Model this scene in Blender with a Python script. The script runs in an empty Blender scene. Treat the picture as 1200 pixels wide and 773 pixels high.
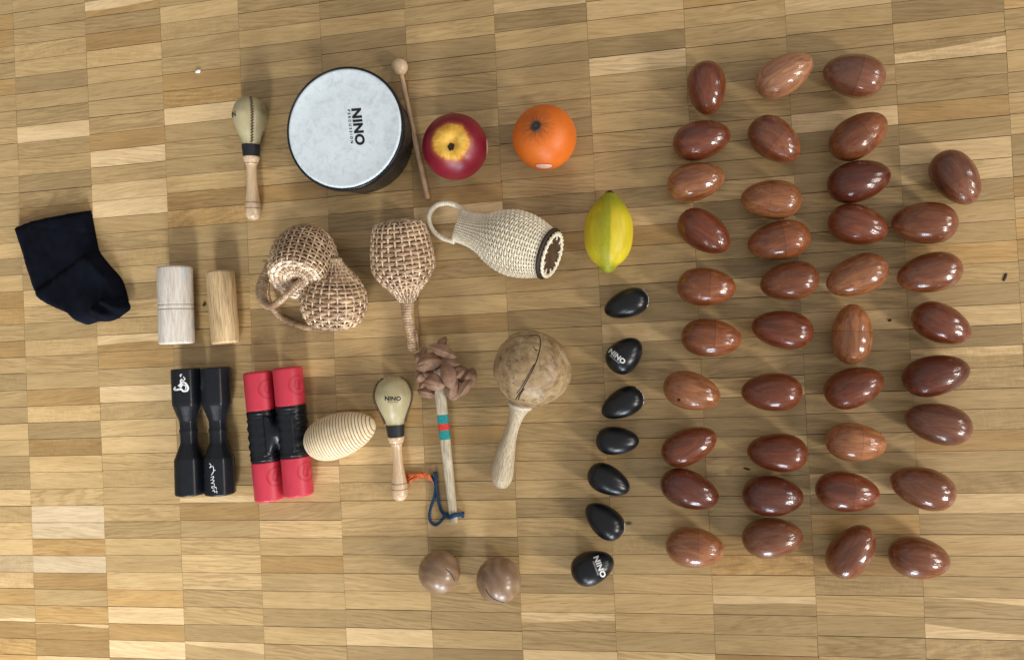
import bpy, bmesh, math, random
from math import sin, cos, pi, sqrt, radians, exp
from mathutils import Vector, Matrix, Euler, noise, geometry
from mathutils.bvhtree import BVHTree

random.seed(7)
S = bpy.context.scene
COL = S.collection

# ------------------------------------------------------------------ camera
CAM = Vector((0.9062, 0.0, 0.9744))
ROT = Euler((0.00569, 0.18437, -0.04689), 'XYZ')
F = 900.0                                   # focal length in pixels of the 1200 px wide photo
RM = ROT.to_matrix()
cd = bpy.data.cameras.new('camera'); cam = bpy.data.objects.new('camera', cd); COL.objects.link(cam)
cam.location = CAM; cam.rotation_euler = ROT
cd.sensor_width = 36.0; cd.lens = 36.0 * F / 1200.0
cd.clip_start = 0.01; cd.clip_end = 100
S.camera = cam

def at(px, py, z=0.0):
    d = RM @ Vector(((px - 600) / F, -(py - 386.5) / F, -1))
    return CAM + d * ((z - CAM.z) / d.z)
def mpp(px, py, z=0.0):                     # metres per pixel across the line of sight
    p = at(px, py, z)
    return -(RM.transposed() @ (p - CAM)).z / F

# ------------------------------------------------------------------ helpers
def set_tag(o, label=None, cat=None, group=None, kind=None):
    if label: o['label'] = label
    if cat: o['category'] = cat
    if group: o['group'] = group
    if kind: o['kind'] = kind
    return o

def thing(name, loc, label, cat, group=None):
    o = bpy.data.objects.new(name, None); COL.objects.link(o)
    o.empty_display_size = 0.02
    o.location = loc
    return set_tag(o, label, cat, group)

def link(name, bm, mats, M=None, root=None, smooth=True, auto=None):
    me = bpy.data.meshes.new(name)
    bmesh.ops.recalc_face_normals(bm, faces=bm.faces[:])
    bm.to_mesh(me); bm.free()
    if smooth:
        for p in me.polygons: p.use_smooth = True
    if not isinstance(mats, (list, tuple)): mats = [mats]
    for m in mats: me.materials.append(m)
    if auto is not None: me.set_sharp_from_angle(angle=radians(auto))
    o = bpy.data.objects.new(name, me); COL.objects.link(o)
    M = M or Matrix.Identity(4)
    if root is not None:
        o.parent = root
        W = root.matrix_basis.copy()
        while root.parent is not None:
            root = root.parent
            W = root.matrix_basis @ W
        M = W.inverted() @ M
    o.matrix_basis = M
    return o

def world(o):
    W = o.matrix_basis.copy()
    while o.parent is not None:
        o = o.parent
        W = o.matrix_basis @ W
    return W

def frame(p1, p2, up=Vector((0, 0, 1))):    # local x runs p1 -> p2, z is near up
    x = (p2 - p1).normalized()
    y = up.cross(x).normalized()
    z = x.cross(y)
    M = Matrix((x, y, z)).transposed().to_4x4()
    M.translation = p1
    return M

def axis_frame(c, zaxis, xhint=Vector((1, 0, 0))):
    z = zaxis.normalized(); y = z.cross(xhint).normalized(); x = y.cross(z)
    M = Matrix((x, y, z)).transposed().to_4x4(); M.translation = c
    return M

def revolve(bm, prof, segs=48, mat=0, sy=1.0, sz=1.0, off=None):
    """prof: (x, r) along local x; r = 0 ends close to a point"""
    rings = []
    for i, (x, r) in enumerate(prof):
        oy, oz = off(x) if off else (0, 0)
        if r <= 1e-7:
            rings.append([bm.verts.new((x, oy, oz))])
        else:
            rings.append([bm.verts.new((x, oy + r * sy * cos(2 * pi * k / segs), oz + r * sz * sin(2 * pi * k / segs))) for k in range(segs)])
    for a, b in zip(rings[:-1], rings[1:]):
        for k in range(segs):
            k2 = (k + 1) % segs
            if len(a) == 1 and len(b) == 1: continue
            if len(a) == 1: f = bm.faces.new((a[0], b[k], b[k2]))
            elif len(b) == 1: f = bm.faces.new((a[k], b[0], a[k2]))
            else: f = bm.faces.new((a[k], b[k], b[k2], a[k2]))
            f.material_index = mat
    for rg, rev in ((rings[0], True), (rings[-1], False)):
        if len(rg) > 1:
            f = bm.faces.new(rg[::-1] if rev else rg); f.material_index = mat
    return rings

def smoothprof(pts, n=8):
    """Catmull-Rom through (x, r) points"""
    out = []
    P = [pts[0]] + list(pts) + [pts[-1]]
    for i in range(1, len(P) - 2):
        for k in range(n):
            t = k / n
            q = []
            for d in range(len(P[0])):
                a, b, c, e = P[i - 1][d], P[i][d], P[i + 1][d], P[i + 2][d]
                q.append(0.5 * (2 * b + (c - a) * t + (2 * a - 5 * b + 4 * c - e) * t * t + (3 * b - a - 3 * c + e) * t ** 3))
            out.append(tuple(q))
    out.append(tuple(pts[-1]))
    return out

def tube(bm, pts, rad, sides=8, closed=False, mat=0, flat=1.0, up=None):
    pts = [Vector(p) for p in pts]
    n = len(pts)
    rings = []
    nrm = None
    for i, p in enumerate(pts):
        if closed: t = (pts[(i + 1) % n] - pts[i - 1]).normalized()
        else: t = (pts[min(i + 1, n - 1)] - pts[max(i - 1, 0)]).normalized()
        if up is not None:
            nrm = (up - t * up.dot(t)).normalized()
        elif nrm is None:
            h = Vector((0, 0, 1)) if abs(t.z) < 0.9 else Vector((1, 0, 0))
            nrm = (h - t * h.dot(t)).normalized()
        else:
            nrm = (nrm - t * nrm.dot(t)).normalized()
        b = t.cross(nrm)
        r = rad(i / (n - 1)) if callable(rad) else rad
        rings.append([bm.verts.new(p + (b * cos(2 * pi * k / sides) + nrm * flat * sin(2 * pi * k / sides)) * r) for k in range(sides)])
    m = n if closed else n - 1
    for i in range(m):
        a, b = rings[i], rings[(i + 1) % n]
        for k in range(sides):
            k2 = (k + 1) % sides
            bm.faces.new((a[k], b[k], b[k2], a[k2])).material_index = mat
    if not closed:
        bm.faces.new(rings[0][::-1]).material_index = mat
        bm.faces.new(rings[-1]).material_index = mat

def bvh(objs):
    vs, fs = [], []
    for o in objs:
        W = world(o); k = len(vs)
        vs += [W @ v.co for v in o.data.vertices]
        fs += [[k + i for i in p.vertices] for p in o.data.polygons]
    return BVHTree.FromPolygons(vs, fs)

def font_mesh(s, size, bold=0.0, spacing=1.0):
    cu = bpy.data.curves.new('text', 'FONT'); cu.body = s; cu.size = size; cu.offset = bold * size
    cu.align_x = 'CENTER'; cu.align_y = 'CENTER'; cu.space_character = spacing; cu.resolution_u = 3
    o = bpy.data.objects.new('text', cu); COL.objects.link(o)
    dg = bpy.context.evaluated_depsgraph_get()
    me = bpy.data.meshes.new_from_object(o.evaluated_get(dg))
    bm = bmesh.new(); bm.from_mesh(me)
    bpy.data.objects.remove(o); bpy.data.meshes.remove(me); bpy.data.curves.remove(cu)
    return bm

def project(bm, name, org, right, up, mat, root, targets, lift=0.00025, cuts=2):
    """lays a flat xy mesh on the surface of the targets, shot along -normal"""
    right = right.normalized(); up = (up - right * up.dot(right)).normalized(); nrm = right.cross(up)
    bmesh.ops.triangulate(bm, faces=bm.faces[:])
    if cuts: bmesh.ops.subdivide_edges(bm, edges=bm.edges[:], cuts=cuts, use_grid_fill=True)
    tree = bvh(targets)
    dead = []
    for v in bm.verts:
        o = org + right * v.co.x + up * v.co.y + nrm * 0.2
        hit, hn, idx, dist = tree.ray_cast(o, -nrm)
        if hit is None: dead.append(v)
        else: v.co = hit + (hn if hn.dot(nrm) > 0 else -hn) * lift
    if dead: bmesh.ops.delete(bm, geom=dead, context='VERTS')
    Wi = world(root).inverted()
    for v in bm.verts: v.co = Wi @ v.co
    o = link(name, bm, mat, None, None)
    o.parent = root
    return o

def oval(rx, ry, n=28):
    bm = bmesh.new()
    c = bm.verts.new((0, 0, 0)); rings = []
    for j in range(1, 5):
        rings.append([bm.verts.new((rx * j / 4 * cos(2 * pi * k / n), ry * j / 4 * sin(2 * pi * k / n), 0)) for k in range(n)])
    for k in range(n):
        bm.faces.new((c, rings[0][k], rings[0][(k + 1) % n]))
        for a, b in zip(rings[:-1], rings[1:]): bm.faces.new((a[k], b[k], b[(k + 1) % n], a[(k + 1) % n]))
    return bm

def stroke(pts, w, bm=None):
    """flat ribbon in xy through the points"""
    bm = bm or bmesh.new()
    P = smoothprof([tuple(p) for p in pts], 5) if len(pts) > 2 else [tuple(p) for p in pts]
    prev = None
    for i, p in enumerate(P):
        a = Vector(P[max(i - 1, 0)]); b = Vector(P[min(i + 1, len(P) - 1)])
        t = (b - a).normalized(); n = Vector((-t.y, t.x)) * w / 2
        cur = (bm.verts.new((p[0] + n.x, p[1] + n.y, 0)), bm.verts.new((p[0] - n.x, p[1] - n.y, 0)))
        if prev: bm.faces.new((prev[0], cur[0], cur[1], prev[1]))
        prev = cur
    return bm

def img_axes(P):                            # directions in the world that point right / up / at the viewer in the photo, at point P
    v = (CAM - P).normalized()
    r = RM @ Vector((1, 0, 0)); r = (r - v * r.dot(v)).normalized()
    u = v.cross(r)
    return r, u, v

# ------------------------------------------------------------------ node helpers
class NT:
    def __init__(s, name):
        s.m = bpy.data.materials.new(name); s.m.use_nodes = True
        s.t = s.m.node_tree; s.b = s.t.nodes['Principled BSDF']
        s.out = s.t.nodes['Material Output']
    def n(s, typ, **k):
        nd = s.t.nodes.new(typ)
        for a, v in k.items():
            if a.startswith('i_'):
                key = a[2:].replace('_', ' ')
                key = int(key) if key.isdigit() else key
                if isinstance(v, bpy.types.NodeSocket): s.t.links.new(v, nd.inputs[key])
                else: nd.inputs[key].default_value = v
            else: setattr(nd, a, v)
        return nd
    def l(s, a, b): s.t.links.new(a, b)
    def set(s, **k):
        for a, v in k.items():
            key = a.replace('_', ' ')
            if isinstance(v, bpy.types.NodeSocket): s.l(v, s.b.inputs[key])
            else: s.b.inputs[key].default_value = v
        return s
    def coord(s, scale=(1, 1, 1), which='Object', loc=None):
        tc = s.n('ShaderNodeTexCoord')
        mp = s.n('ShaderNodeMapping'); mp.inputs['Scale'].default_value = scale
        s.l(tc.outputs[which], mp.inputs['Vector'])
        if loc is not None: s.l(loc, mp.inputs['Location'])
        return mp.outputs['Vector']
    def noise(s, vec, scale=5, detail=4, rough=0.55, dist=0.0):
        nd = s.n('ShaderNodeTexNoise'); nd.inputs['Scale'].default_value = scale; nd.inputs['Detail'].default_value = detail
        nd.inputs['Roughness'].default_value = rough; nd.inputs['Distortion'].default_value = dist
        s.l(vec, nd.inputs['Vector']); return nd.outputs['Fac']
    def ramp(s, fac, stops, interp='LINEAR'):
        r = s.n('ShaderNodeValToRGB'); r.color_ramp.interpolation = interp
        e = r.color_ramp.elements
        while len(e) < len(stops): e.new(0.5)
        for el, (p, c) in zip(e, stops):
            el.position = p
            el.color = (c, c, c, 1) if isinstance(c, (int, float)) else (*c[:3], 1)
        s.l(fac, r.inputs['Fac']); return r.outputs['Color']
    def mix(s, fac, a, b, mode='MIX'):
        m = s.n('ShaderNodeMix', data_type='RGBA', blend_type=mode)
        for k, v in ((0, fac), (6, a), (7, b)):
            if isinstance(v, bpy.types.NodeSocket): s.l(v, m.inputs[k])
            elif k == 0: m.inputs[0].default_value = v
            else: m.inputs[k].default_value = (*v[:3], 1)
        return m.outputs[2]
    def math(s, op, a, b=0.0, c=0.0):
        m = s.n('ShaderNodeMath', operation=op)
        for k, v in enumerate((a, b, c)):
            if isinstance(v, bpy.types.NodeSocket): s.l(v, m.inputs[k])
            else: m.inputs[k].default_value = v
        return m.outputs[0]
    def bump(s, h, strength=0.3, dist=0.001):
        b = s.n('ShaderNodeBump'); b.inputs['Strength'].default_value = strength; b.inputs['Distance'].default_value = dist
        s.l(h, b.inputs['Height']); s.l(b.outputs['Normal'], s.b.inputs['Normal']); return s

def plain(name, col, rough=0.5, spec=0.5, var=0.12, scale=60, bump=0.0, bscale=400, coat=0.0, metal=0.0):
    t = NT(name); v = t.coord()
    n = t.noise(v, scale, 5, 0.6)
    c1 = tuple(c * (1 - var) for c in col); c2 = tuple(min(1, c * (1 + var)) for c in col)
    t.set(Base_Color=t.ramp(n, [(0.3, c1), (0.7, c2)]), Specular_IOR_Level=spec, Metallic=metal, Coat_Weight=coat)
    n2 = t.noise(v, scale * 2.5, 4)
    t.set(Roughness=t.ramp(n2, [(0.3, max(0.02, rough * 0.85)), (0.7, min(1, rough * 1.15))]))
    if bump: t.bump(t.noise(v, bscale, 3), bump, 0.0006)
    return t.m

def wood(name, light, dark, rough=0.45, grain=(6, 90, 90), coat=0.0, contrast=(0.35, 0.68), pore=0.35, extra=None):
    t = NT(name); v = t.coord(grain)
    n = t.noise(v, 3.0, 6, 0.62, 0.6)
    fine = t.noise(t.coord((grain[0] * 2.5, grain[1] * 5, grain[2] * 5)), 3.0, 3, 0.6)
    c = t.ramp(n, [(contrast[0], dark), (contrast[1], light)])
    dk = t.ramp(fine, [(0.36, 1 - pore), (0.52, 1.0)])
    c = t.mix(1.0, c, dk, 'MULTIPLY')
    if extra: c = extra(t, c)
    t.set(Base_Color=c, Roughness=rough, Coat_Weight=coat, Coat_Roughness=0.12)
    t.bump(fine, 0.12, 0.0005)
    return t.m

# ------------------------------------------------------------------ parquet floor
W_ = 0.12; H_ = 0.0241143
TONES = """140,5,6 230,10,7 140,25,4 140,40,3o 145,60,6.5 60,72,6 60,97,3.5 150,85,6 145,105,5 145,122,5.5 145,140,5 60,118,5 60,135,4 60,153,9 145,160,4o 150,183,9 150,203,5 155,222,8
235,90,4o 235,108,5o 235,133,8.5 235,152,5 235,172,4.5 235,192,5 240,210,6.5 240,230,4o 330,245,7 60,172,4 60,190,5 230,30,5 235,50,5 235,68,5 325,18,4.5 325,40,6 325,60,4 325,80,5 325,100,3 60,210,3 60,228,3.5
430,25,6 430,45,4 525,15,5 525,35,6.5 525,52,4 525,75,3.5 525,95,5 525,115,4.5 630,5,6 630,25,3.5 630,42,6 630,62,4 630,85,4.5 630,105,5 740,5,7.5 740,28,6.5 740,48,3.5 740,68,9 745,90,6 740,112,6 745,132,6 745,155,6 745,178,5 745,200,6 745,222,4 690,205,4 620,222,5 620,238,3.5 760,245,7.5
850,12,6 860,30,5.5 860,55,5.5 860,78,4 870,103,6 860,130,4 860,152,6 950,3,8 960,18,6 960,38,4.5 990,62,4 950,118,4 950,135,8.5 960,160,4 950,182,5 1040,225,6.5 940,228,6.5 1100,10,3.5 1100,32,6 1100,75,4.5 1100,95,6 1100,118,4 1100,145,4.5 1100,168,8 1170,192,8 1170,218,5 1150,240,5.5 1190,40,6.5 1190,75,6.5 1195,140,7
170,262,5 170,280,4 170,300,6 170,320,6.5 170,338,4 170,358,7 160,380,5.5 150,420,3.5o 155,440,4.5 160,460,8.5 160,480,4.5 160,500,7 70,387,4 70,405,5.5 70,425,4.5 70,445,4.5 70,463,3.5o 70,483,6.5 70,503,3 15,345,3.5o 15,370,4o 15,390,5 15,410,3.5o 15,430,5 15,447,3 15,465,4 15,485,3.5 15,503,6 15,333,6 50,350,7 240,270,5 245,293,5 240,315,4 345,290,6 350,350,7 240,415,3 240,428,3.5 340,390,3 340,408,4.5 345,430,6.5 345,455,3 345,475,4 275,480,6.5
425,355,7.5 420,383,7 425,405,6 425,425,5 425,445,4 430,470,5.5 545,335,5 545,358,6.5 545,378,3.5o 540,400,6.5 545,420,5 540,445,6 560,465,3.5 650,325,5 650,350,6 650,375,4 690,395,4.5 680,412,5 680,435,4 690,480,5.5 655,500,3.5 750,325,6 770,342,4 770,362,3.5 770,390,7.5 770,415,4 770,435,4.5 770,455,6 770,480,5.5 770,500,4
880,330,7 870,355,4 1030,370,7 870,400,5.5 1040,395,4 1170,345,4.5 1150,368,7.5 1150,390,3 1150,430,5 1150,450,5 1150,475,5 1170,270,5.5 1150,315,6.5 900,430,4.5 920,455,6.5 870,490,4 1040,430,5
15,520,5 70,520,2.5o 160,520,7 15,545,3.5 15,565,3 70,540,6.5 70,560,6 70,580,6 160,540,6 160,560,5.5 160,578,5 15,583,7.5 15,600,5 15,620,6.5 15,640,7 15,660,6g 15,678,7 15,700,5o 15,718,6o 15,740,3o 15,758,5o 80,600,8g 80,620,8g 80,640,4.5o 80,660,8g 80,680,3.5o 80,700,5 80,718,5o 80,738,3o 80,758,2.5o 170,597,5.5 170,620,4 170,640,6 170,660,5 170,680,7 170,700,5.5o 170,720,8.5 170,740,4.5o 170,760,9 250,600,3.5o 250,618,4.5 250,640,6 250,660,7 250,680,7.5 250,700,5 250,720,6 250,742,4 250,760,5o 350,597,4 350,617,7.5 350,638,6 350,660,4o 350,680,5 350,700,6 350,720,4 350,742,6 350,762,5 390,555,8
430,530,7.5 440,550,5 420,575,5.5 430,595,6 430,615,6 430,637,4 430,660,5.5 430,680,6 430,702,6.5 430,725,4 455,745,8.5 450,765,4.5 560,550,5 580,570,4 575,593,6 580,615,7 560,637,3.5 560,705,4 550,725,4 550,745,5.5 550,765,3 660,525,4.5 660,547,5 660,570,5 650,592,3 660,615,5 660,637,5 650,660,6.5 640,680,4 660,705,6 660,748,4.5 660,767,8 750,550,3.5 760,570,4 760,595,5 760,617,5.5 760,637,4.5 760,660,5.5 760,683,7 760,705,5.5 760,728,6 760,750,4.5 760,768,7
890,685,6.5 820,685,6 895,730,4 895,755,5 820,708,6 820,735,6 1020,685,4 1020,710,5.5 1020,733,4 1020,755,3.5 1150,530,5 1150,555,4 1150,585,8 1150,612,4.5 1150,637,6.5 1150,660,5 1150,682,5 1150,705,4.5 1150,735,4.5 1150,760,5"""
def col_off(k):                              # row offset of a column of strips
    return (17.593 + 0.03 * (k - 6)) * H_ + ((k * 37) % 5 - 2) * 0.0003
def cell(px, py):
    p = at(px, py); k = math.floor(p.x / W_)
    return k, math.floor((col_off(k) - p.y) / H_), p
tone = {}
for ent in TONES.split():
    x, y, t = ent.split(',')
    hue = ''
    if t[-1] in 'og': hue = t[-1]; t = t[:-1]
    k, j, p = cell(float(x), float(y)); tone[k, j] = (float(t), hue)
# strips cut by a line of pale sapwood: pixel in the strip, cut height (0 top..1 bottom) at left / right end, tone above, tone below
SPLIT = {}
for x, y, a, b, ta, tb in ((140, 5, .62, .5, 9.2, 4.5), (1100, 49, .55, .22, 4, 9.2), (150, 399, .52, .52, 8.5, 3.5), (1150, 408, .5, .4, 7.8, 4.8),
                           (665, 727, .52, .42, 8.4, 4.6), (890, 703, .4, .42, 8.6, 4.2), (1130, 708, .02, .36, 8.2, 4.4), (1130, 734, .35, .78, 4.6, 8.6),
                           (600, -1, .5, .5, 6, 8), (270, 583, .72, .62, 6, 9), (90, 735, .06, .18, 8, 3.2), (250, 766, .1, .62, 8.5, 5), (15, 721, .8, .85, 5.5, 9)):
    k, j, p = cell(x, y); SPLIT[k, j] = (a, b, ta, tb)
def tone_col(t, hue, rnd):
    f = 1.145 ** (t - 4.7)
    c = Vector((0.440, 0.298, 0.134)) * f
    g = (c.x + c.y + c.z) / 3
    ds = max(0.0, min(0.4, (t - 6.5) * 0.10)) + (0.3 if hue == 'g' else 0) - (0.16 if hue == 'o' else 0)
    c = c.lerp(Vector((g * 1.14, g * 1.02, g * 0.82)), ds) if ds >= 0 else c + (c - Vector((g, g, g))) * (-ds)
    c = c * (1 + rnd * 0.05)
    if hue == 'o': c.y *= 0.955
    return (c.x, c.y, max(0.02, c.z), 1)
fb = bmesh.new()
cl = fb.loops.layers.float_color.new('tone'); sl = fb.loops.layers.float_color.new('seed')
def strip_face(pts, c, seed):
    f = fb.faces.new([fb.verts.new(p) for p in pts])
    for lp in f.loops: lp[cl] = c; lp[sl] = seed
gap = 0.00021
joff = {(k, j): random.uniform(-.0004, .0004) for k in range(-9, 24) for j in range(97)}
yoff = {(k, j): random.uniform(-.0005, .0005) for k in range(-9, 24) for j in range(-15, 52)}
for k in range(-8, 22):
    for j in range(-14, 50):
        x0, x1 = k * W_ + .00008 + 0.00016 * random.random() ** 2, (k + 1) * W_ - .00008 - 0.00016 * random.random() ** 2
        y1 = col_off(k) - j * H_ - gap - 0.00045 * random.random() ** 2; y0 = col_off(k) - (j + 1) * H_ + gap
        x0 += joff[k, j % 97]; x1 += joff[k + 1, j % 97]; y1 += yoff[k, j]; y0 += yoff[k, j + 1]
        sk = random.uniform(-0.0003, 0.0003)
        t, hue = tone.get((k, j), (4.7 + random.gauss(0, 0.8), random.choice(['', '', '', 'o'])))
        if random.random() < 0.05 and (k, j) not in tone: t += 3
        seed = (random.random(), random.random(), random.random(), 1)
        z = random.uniform(-0.00007, 0.00007)
        if (k, j) in SPLIT:
            a, b, ta, tb = SPLIT[k, j]; h = y1 - y0
            n = 14; top = []
            for i in range(n + 1):
                u = i / n
                top.append((x0 + (x1 - x0) * u, y1 - h * min(0.97, max(0.03, a + (b - a) * u + 0.05 * sin(u * 5 + k + 2 * j))), z))
            for i in range(n):
                (xa, ya, _), (xb, yb, _) = top[i], top[i + 1]
                strip_face([(xa, ya, z), (xb, yb, z), (xb, y1, z), (xa, y1, z)], tone_col(ta, '', 0), seed)
                strip_face([(xa, y0, z), (xb, y0, z), (xb, yb, z), (xa, ya, z)], tone_col(tb, 'o' if tb in (3.2, 3.5, 4.5) else '', 0), seed)
        else:
            strip_face([(x0, y0, z), (x1, y0, z), (x1, y1, z), (x0, y1, z)], tone_col(t, hue, random.uniform(-1, 1)), seed)
zb = -0.0011
f = fb.faces.new([fb.verts.new(p) for p in ((-1.0, -1.3, zb), (2.7, -1.3, zb), (2.7, 0.9, zb), (-1.0, 0.9, zb))]); f.material_index = 1
for lp in f.loops: lp[cl] = (0.1, 0.07, 0.04, 1); lp[sl] = (0, 0, 0, 1)

t = NT('oak_parquet')
sd = t.n('ShaderNodeVertexColor', layer_name='seed'); tn = t.n('ShaderNodeVertexColor', layer_name='tone')
sx = t.n('ShaderNodeSeparateColor'); t.l(sd.outputs['Color'], sx.inputs[0])
sc = t.n('ShaderNodeVectorMath', operation='SCALE'); t.l(sd.outputs['Color'], sc.inputs[0]); sc.inputs['Scale'].default_value = 37.0
tc = t.n('ShaderNodeTexCoord')
add = t.n('ShaderNodeVectorMath', operation='ADD'); t.l(tc.outputs['Object'], add.inputs[0]); t.l(sc.outputs[0], add.inputs[1])
# slanting grain, each strip its own slope
rot = t.n('ShaderNodeVectorRotate', rotation_type='Z_AXIS'); t.l(add.outputs[0], rot.inputs['Vector'])
t.l(t.math('MULTIPLY_ADD', sx.outputs[1], 0.24, -0.12), rot.inputs['Angle'])
def vmap(scale):
    mp = t.n('ShaderNodeMapping'); mp.inputs['Scale'].default_value = scale; t.l(rot.outputs[0], mp.inputs['Vector']); return mp.outputs[0]
broad = t.noise(vmap((4, 32, 1)), 2.0, 5, 0.6, 0.9)
grain = t.noise(vmap((9, 230, 1)), 2.2, 6, 0.7, 0.35)
wv = t.n('ShaderNodeTexWave', wave_type='RINGS', rings_direction='Z'); wv.inputs['Scale'].default_value = 8; wv.inputs['Distortion'].default_value = 9.0
wv.inputs['Detail'].default_value = 3; wv.inputs['Detail Scale'].default_value = 2.0
t.l(vmap((1.1, 6.5, 1)), wv.inputs['Vector'])
pores = t.noise(vmap((22, 420, 1)), 2.0, 2, 0.5)
fleck = t.noise(vmap((60, 26, 1)), 3.0, 3, 0.6, 1.5)
c = tn.outputs['Color']
c = t.mix(1.0, c, t.ramp(broad, [(0.28, (0.86, 0.83, 0.78)), (0.5, (1, 1, 1)), (0.74, (1.12, 1.13, 1.15))]), 'MULTIPLY')
c = t.mix(0.65, c, t.ramp(grain, [(0.34, (0.74, 0.70, 0.63)), (0.56, (1.06, 1.06, 1.06))]), 'MULTIPLY')
wmask = t.ramp(sx.outputs[2], [(0.35, 0.05), (0.9, 0.5)])
c = t.mix(wmask, c, t.mix(1.0, c, t.ramp(wv.outputs['Fac'], [(0.1, (0.72, 0.68, 0.62)), (0.6, (1.08, 1.08, 1.08))]), 'MULTIPLY'))
c = t.mix(0.5, c, t.ramp(pores, [(0.30, (0.55, 0.5, 0.44)), (0.42, (1, 1, 1))]), 'MULTIPLY')
flm = t.ramp(sx.outputs[0], [(0.86, 0.0), (0.92, 0.3)])
c = t.mix(flm, c, t.mix(1.0, c, t.ramp(fleck, [(0.45, (0.9, 0.88, 0.85)), (0.62, (1.25, 1.25, 1.22))]), 'MULTIPLY'))
scr = t.noise(t.coord((14, 700, 1)), 2.0, 2, 0.5)
c = t.mix(0.22, c, t.ramp(scr, [(0.60, (1, 1, 1)), (0.68, (1.5, 1.5, 1.5))]), 'MULTIPLY')
# knots and small dark specks
vo = t.n('ShaderNodeTexVoronoi', feature='F1'); vo.inputs['Scale'].default_value = 5.0; t.l(t.coord((1, 1.8, 1)), vo.inputs['Vector'])
c = t.mix(t.ramp(vo.outputs['Distance'], [(0.012, 0.85), (0.03, 0.0)]), c, (0.05, 0.03, 0.016))
# worn, slightly dirty patches across the whole floor
wear = t.noise(t.coord((1, 1, 1)), 5.5, 4, 0.6)
c = t.mix(0.6, c, t.ramp(wear, [(0.3, (0.9, 0.88, 0.86)), (0.65, (1.05, 1.05, 1.05))]), 'MULTIPLY')
t.set(Base_Color=c, Specular_IOR_Level=0.45, Roughness=t.ramp(t.noise(t.coord((1, 1, 1)), 26, 5, 0.65), [(0.3, 0.36), (0.72, 0.52)]))
t.bump(t.math('ADD', t.math('MULTIPLY', grain, 0.6), t.math('MULTIPLY', pores, 0.6)), 0.22, 0.0005)
OAK = t.m
GAPM = plain('dark_joint', (0.105, 0.066, 0.034), 0.9)
fl = link('floor', fb, [OAK, GAPM], smooth=False)
fl['kind'] = 'structure'

# ------------------------------------------------------------------ materials
BLACK = plain('black_plastic', (0.008, 0.009, 0.012), 0.30, 0.32, 0.15, 90, 0.05, 700)
BLACKEGG = plain('black_egg_plastic', (0.006, 0.007, 0.009), 0.29, 0.42, 0.2, 70, 0.03, 500)
RED = plain('red_plastic', (0.52, 0.035, 0.06), 0.42, 0.4, 0.05, 60, 0.06, 900)
REDSHADE = plain('red_emboss_shade', (0.37, 0.019, 0.036), 0.42, 0.4, 0.05, 60)  # darker red paints the relief shade of same-colour embossing
INK = plain('black_ink', (0.012, 0.012, 0.013), 0.6, 0.3)
WHITEINK = plain('white_ink', (0.72, 0.72, 0.72), 0.6, 0.3)
TAPE = plain('black_tape', (0.013, 0.013, 0.016), 0.55, 0.35, 0.2, 200, 0.15, 500)
DARKWOOD_LINE = plain('burnt_groove', (0.16, 0.085, 0.04), 0.6)
MAPLE = wood('turned_maple', (0.72, 0.53, 0.35), (0.58, 0.39, 0.22), 0.35, (8, 60, 60), coat=0.25, pore=0.12)
BEECH = wood('beech_stick', (0.64, 0.43, 0.27), (0.52, 0.32, 0.18), 0.5, (10, 90, 90), pore=0.3)

def blue_tint(tt, c):
    n = tt.noise(tt.coord((14, 30, 30)), 2.0, 3)
    return tt.mix(tt.ramp(n, [(0.60, 0.0), (0.72, 0.55)]), c, (0.30, 0.42, 0.62))
WHITEWASH = wood('whitewashed_wood', (0.70, 0.63, 0.55), (0.52, 0.46, 0.39), 0.55, (7, 38, 38), pore=0.2, extra=blue_tint)
PALEOAK = wood('pale_oak', (0.70, 0.50, 0.27), (0.50, 0.33, 0.16), 0.5, (5, 70, 70), pore=0.5)
PALESTICK = wood('pale_stick', (0.66, 0.57, 0.42), (0.50, 0.42, 0.29), 0.6, (9, 80, 80), pore=0.45)
GOURDHANDLE = wood('pale_handle', (0.66, 0.55, 0.39), (0.48, 0.38, 0.24), 0.55, (6, 70, 70), pore=0.5)
RIDGEWOOD = wood('pale_ridged_wood', (0.80, 0.69, 0.50), (0.72, 0.58, 0.38), 0.5, (25, 25, 25), pore=0.08)

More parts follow.
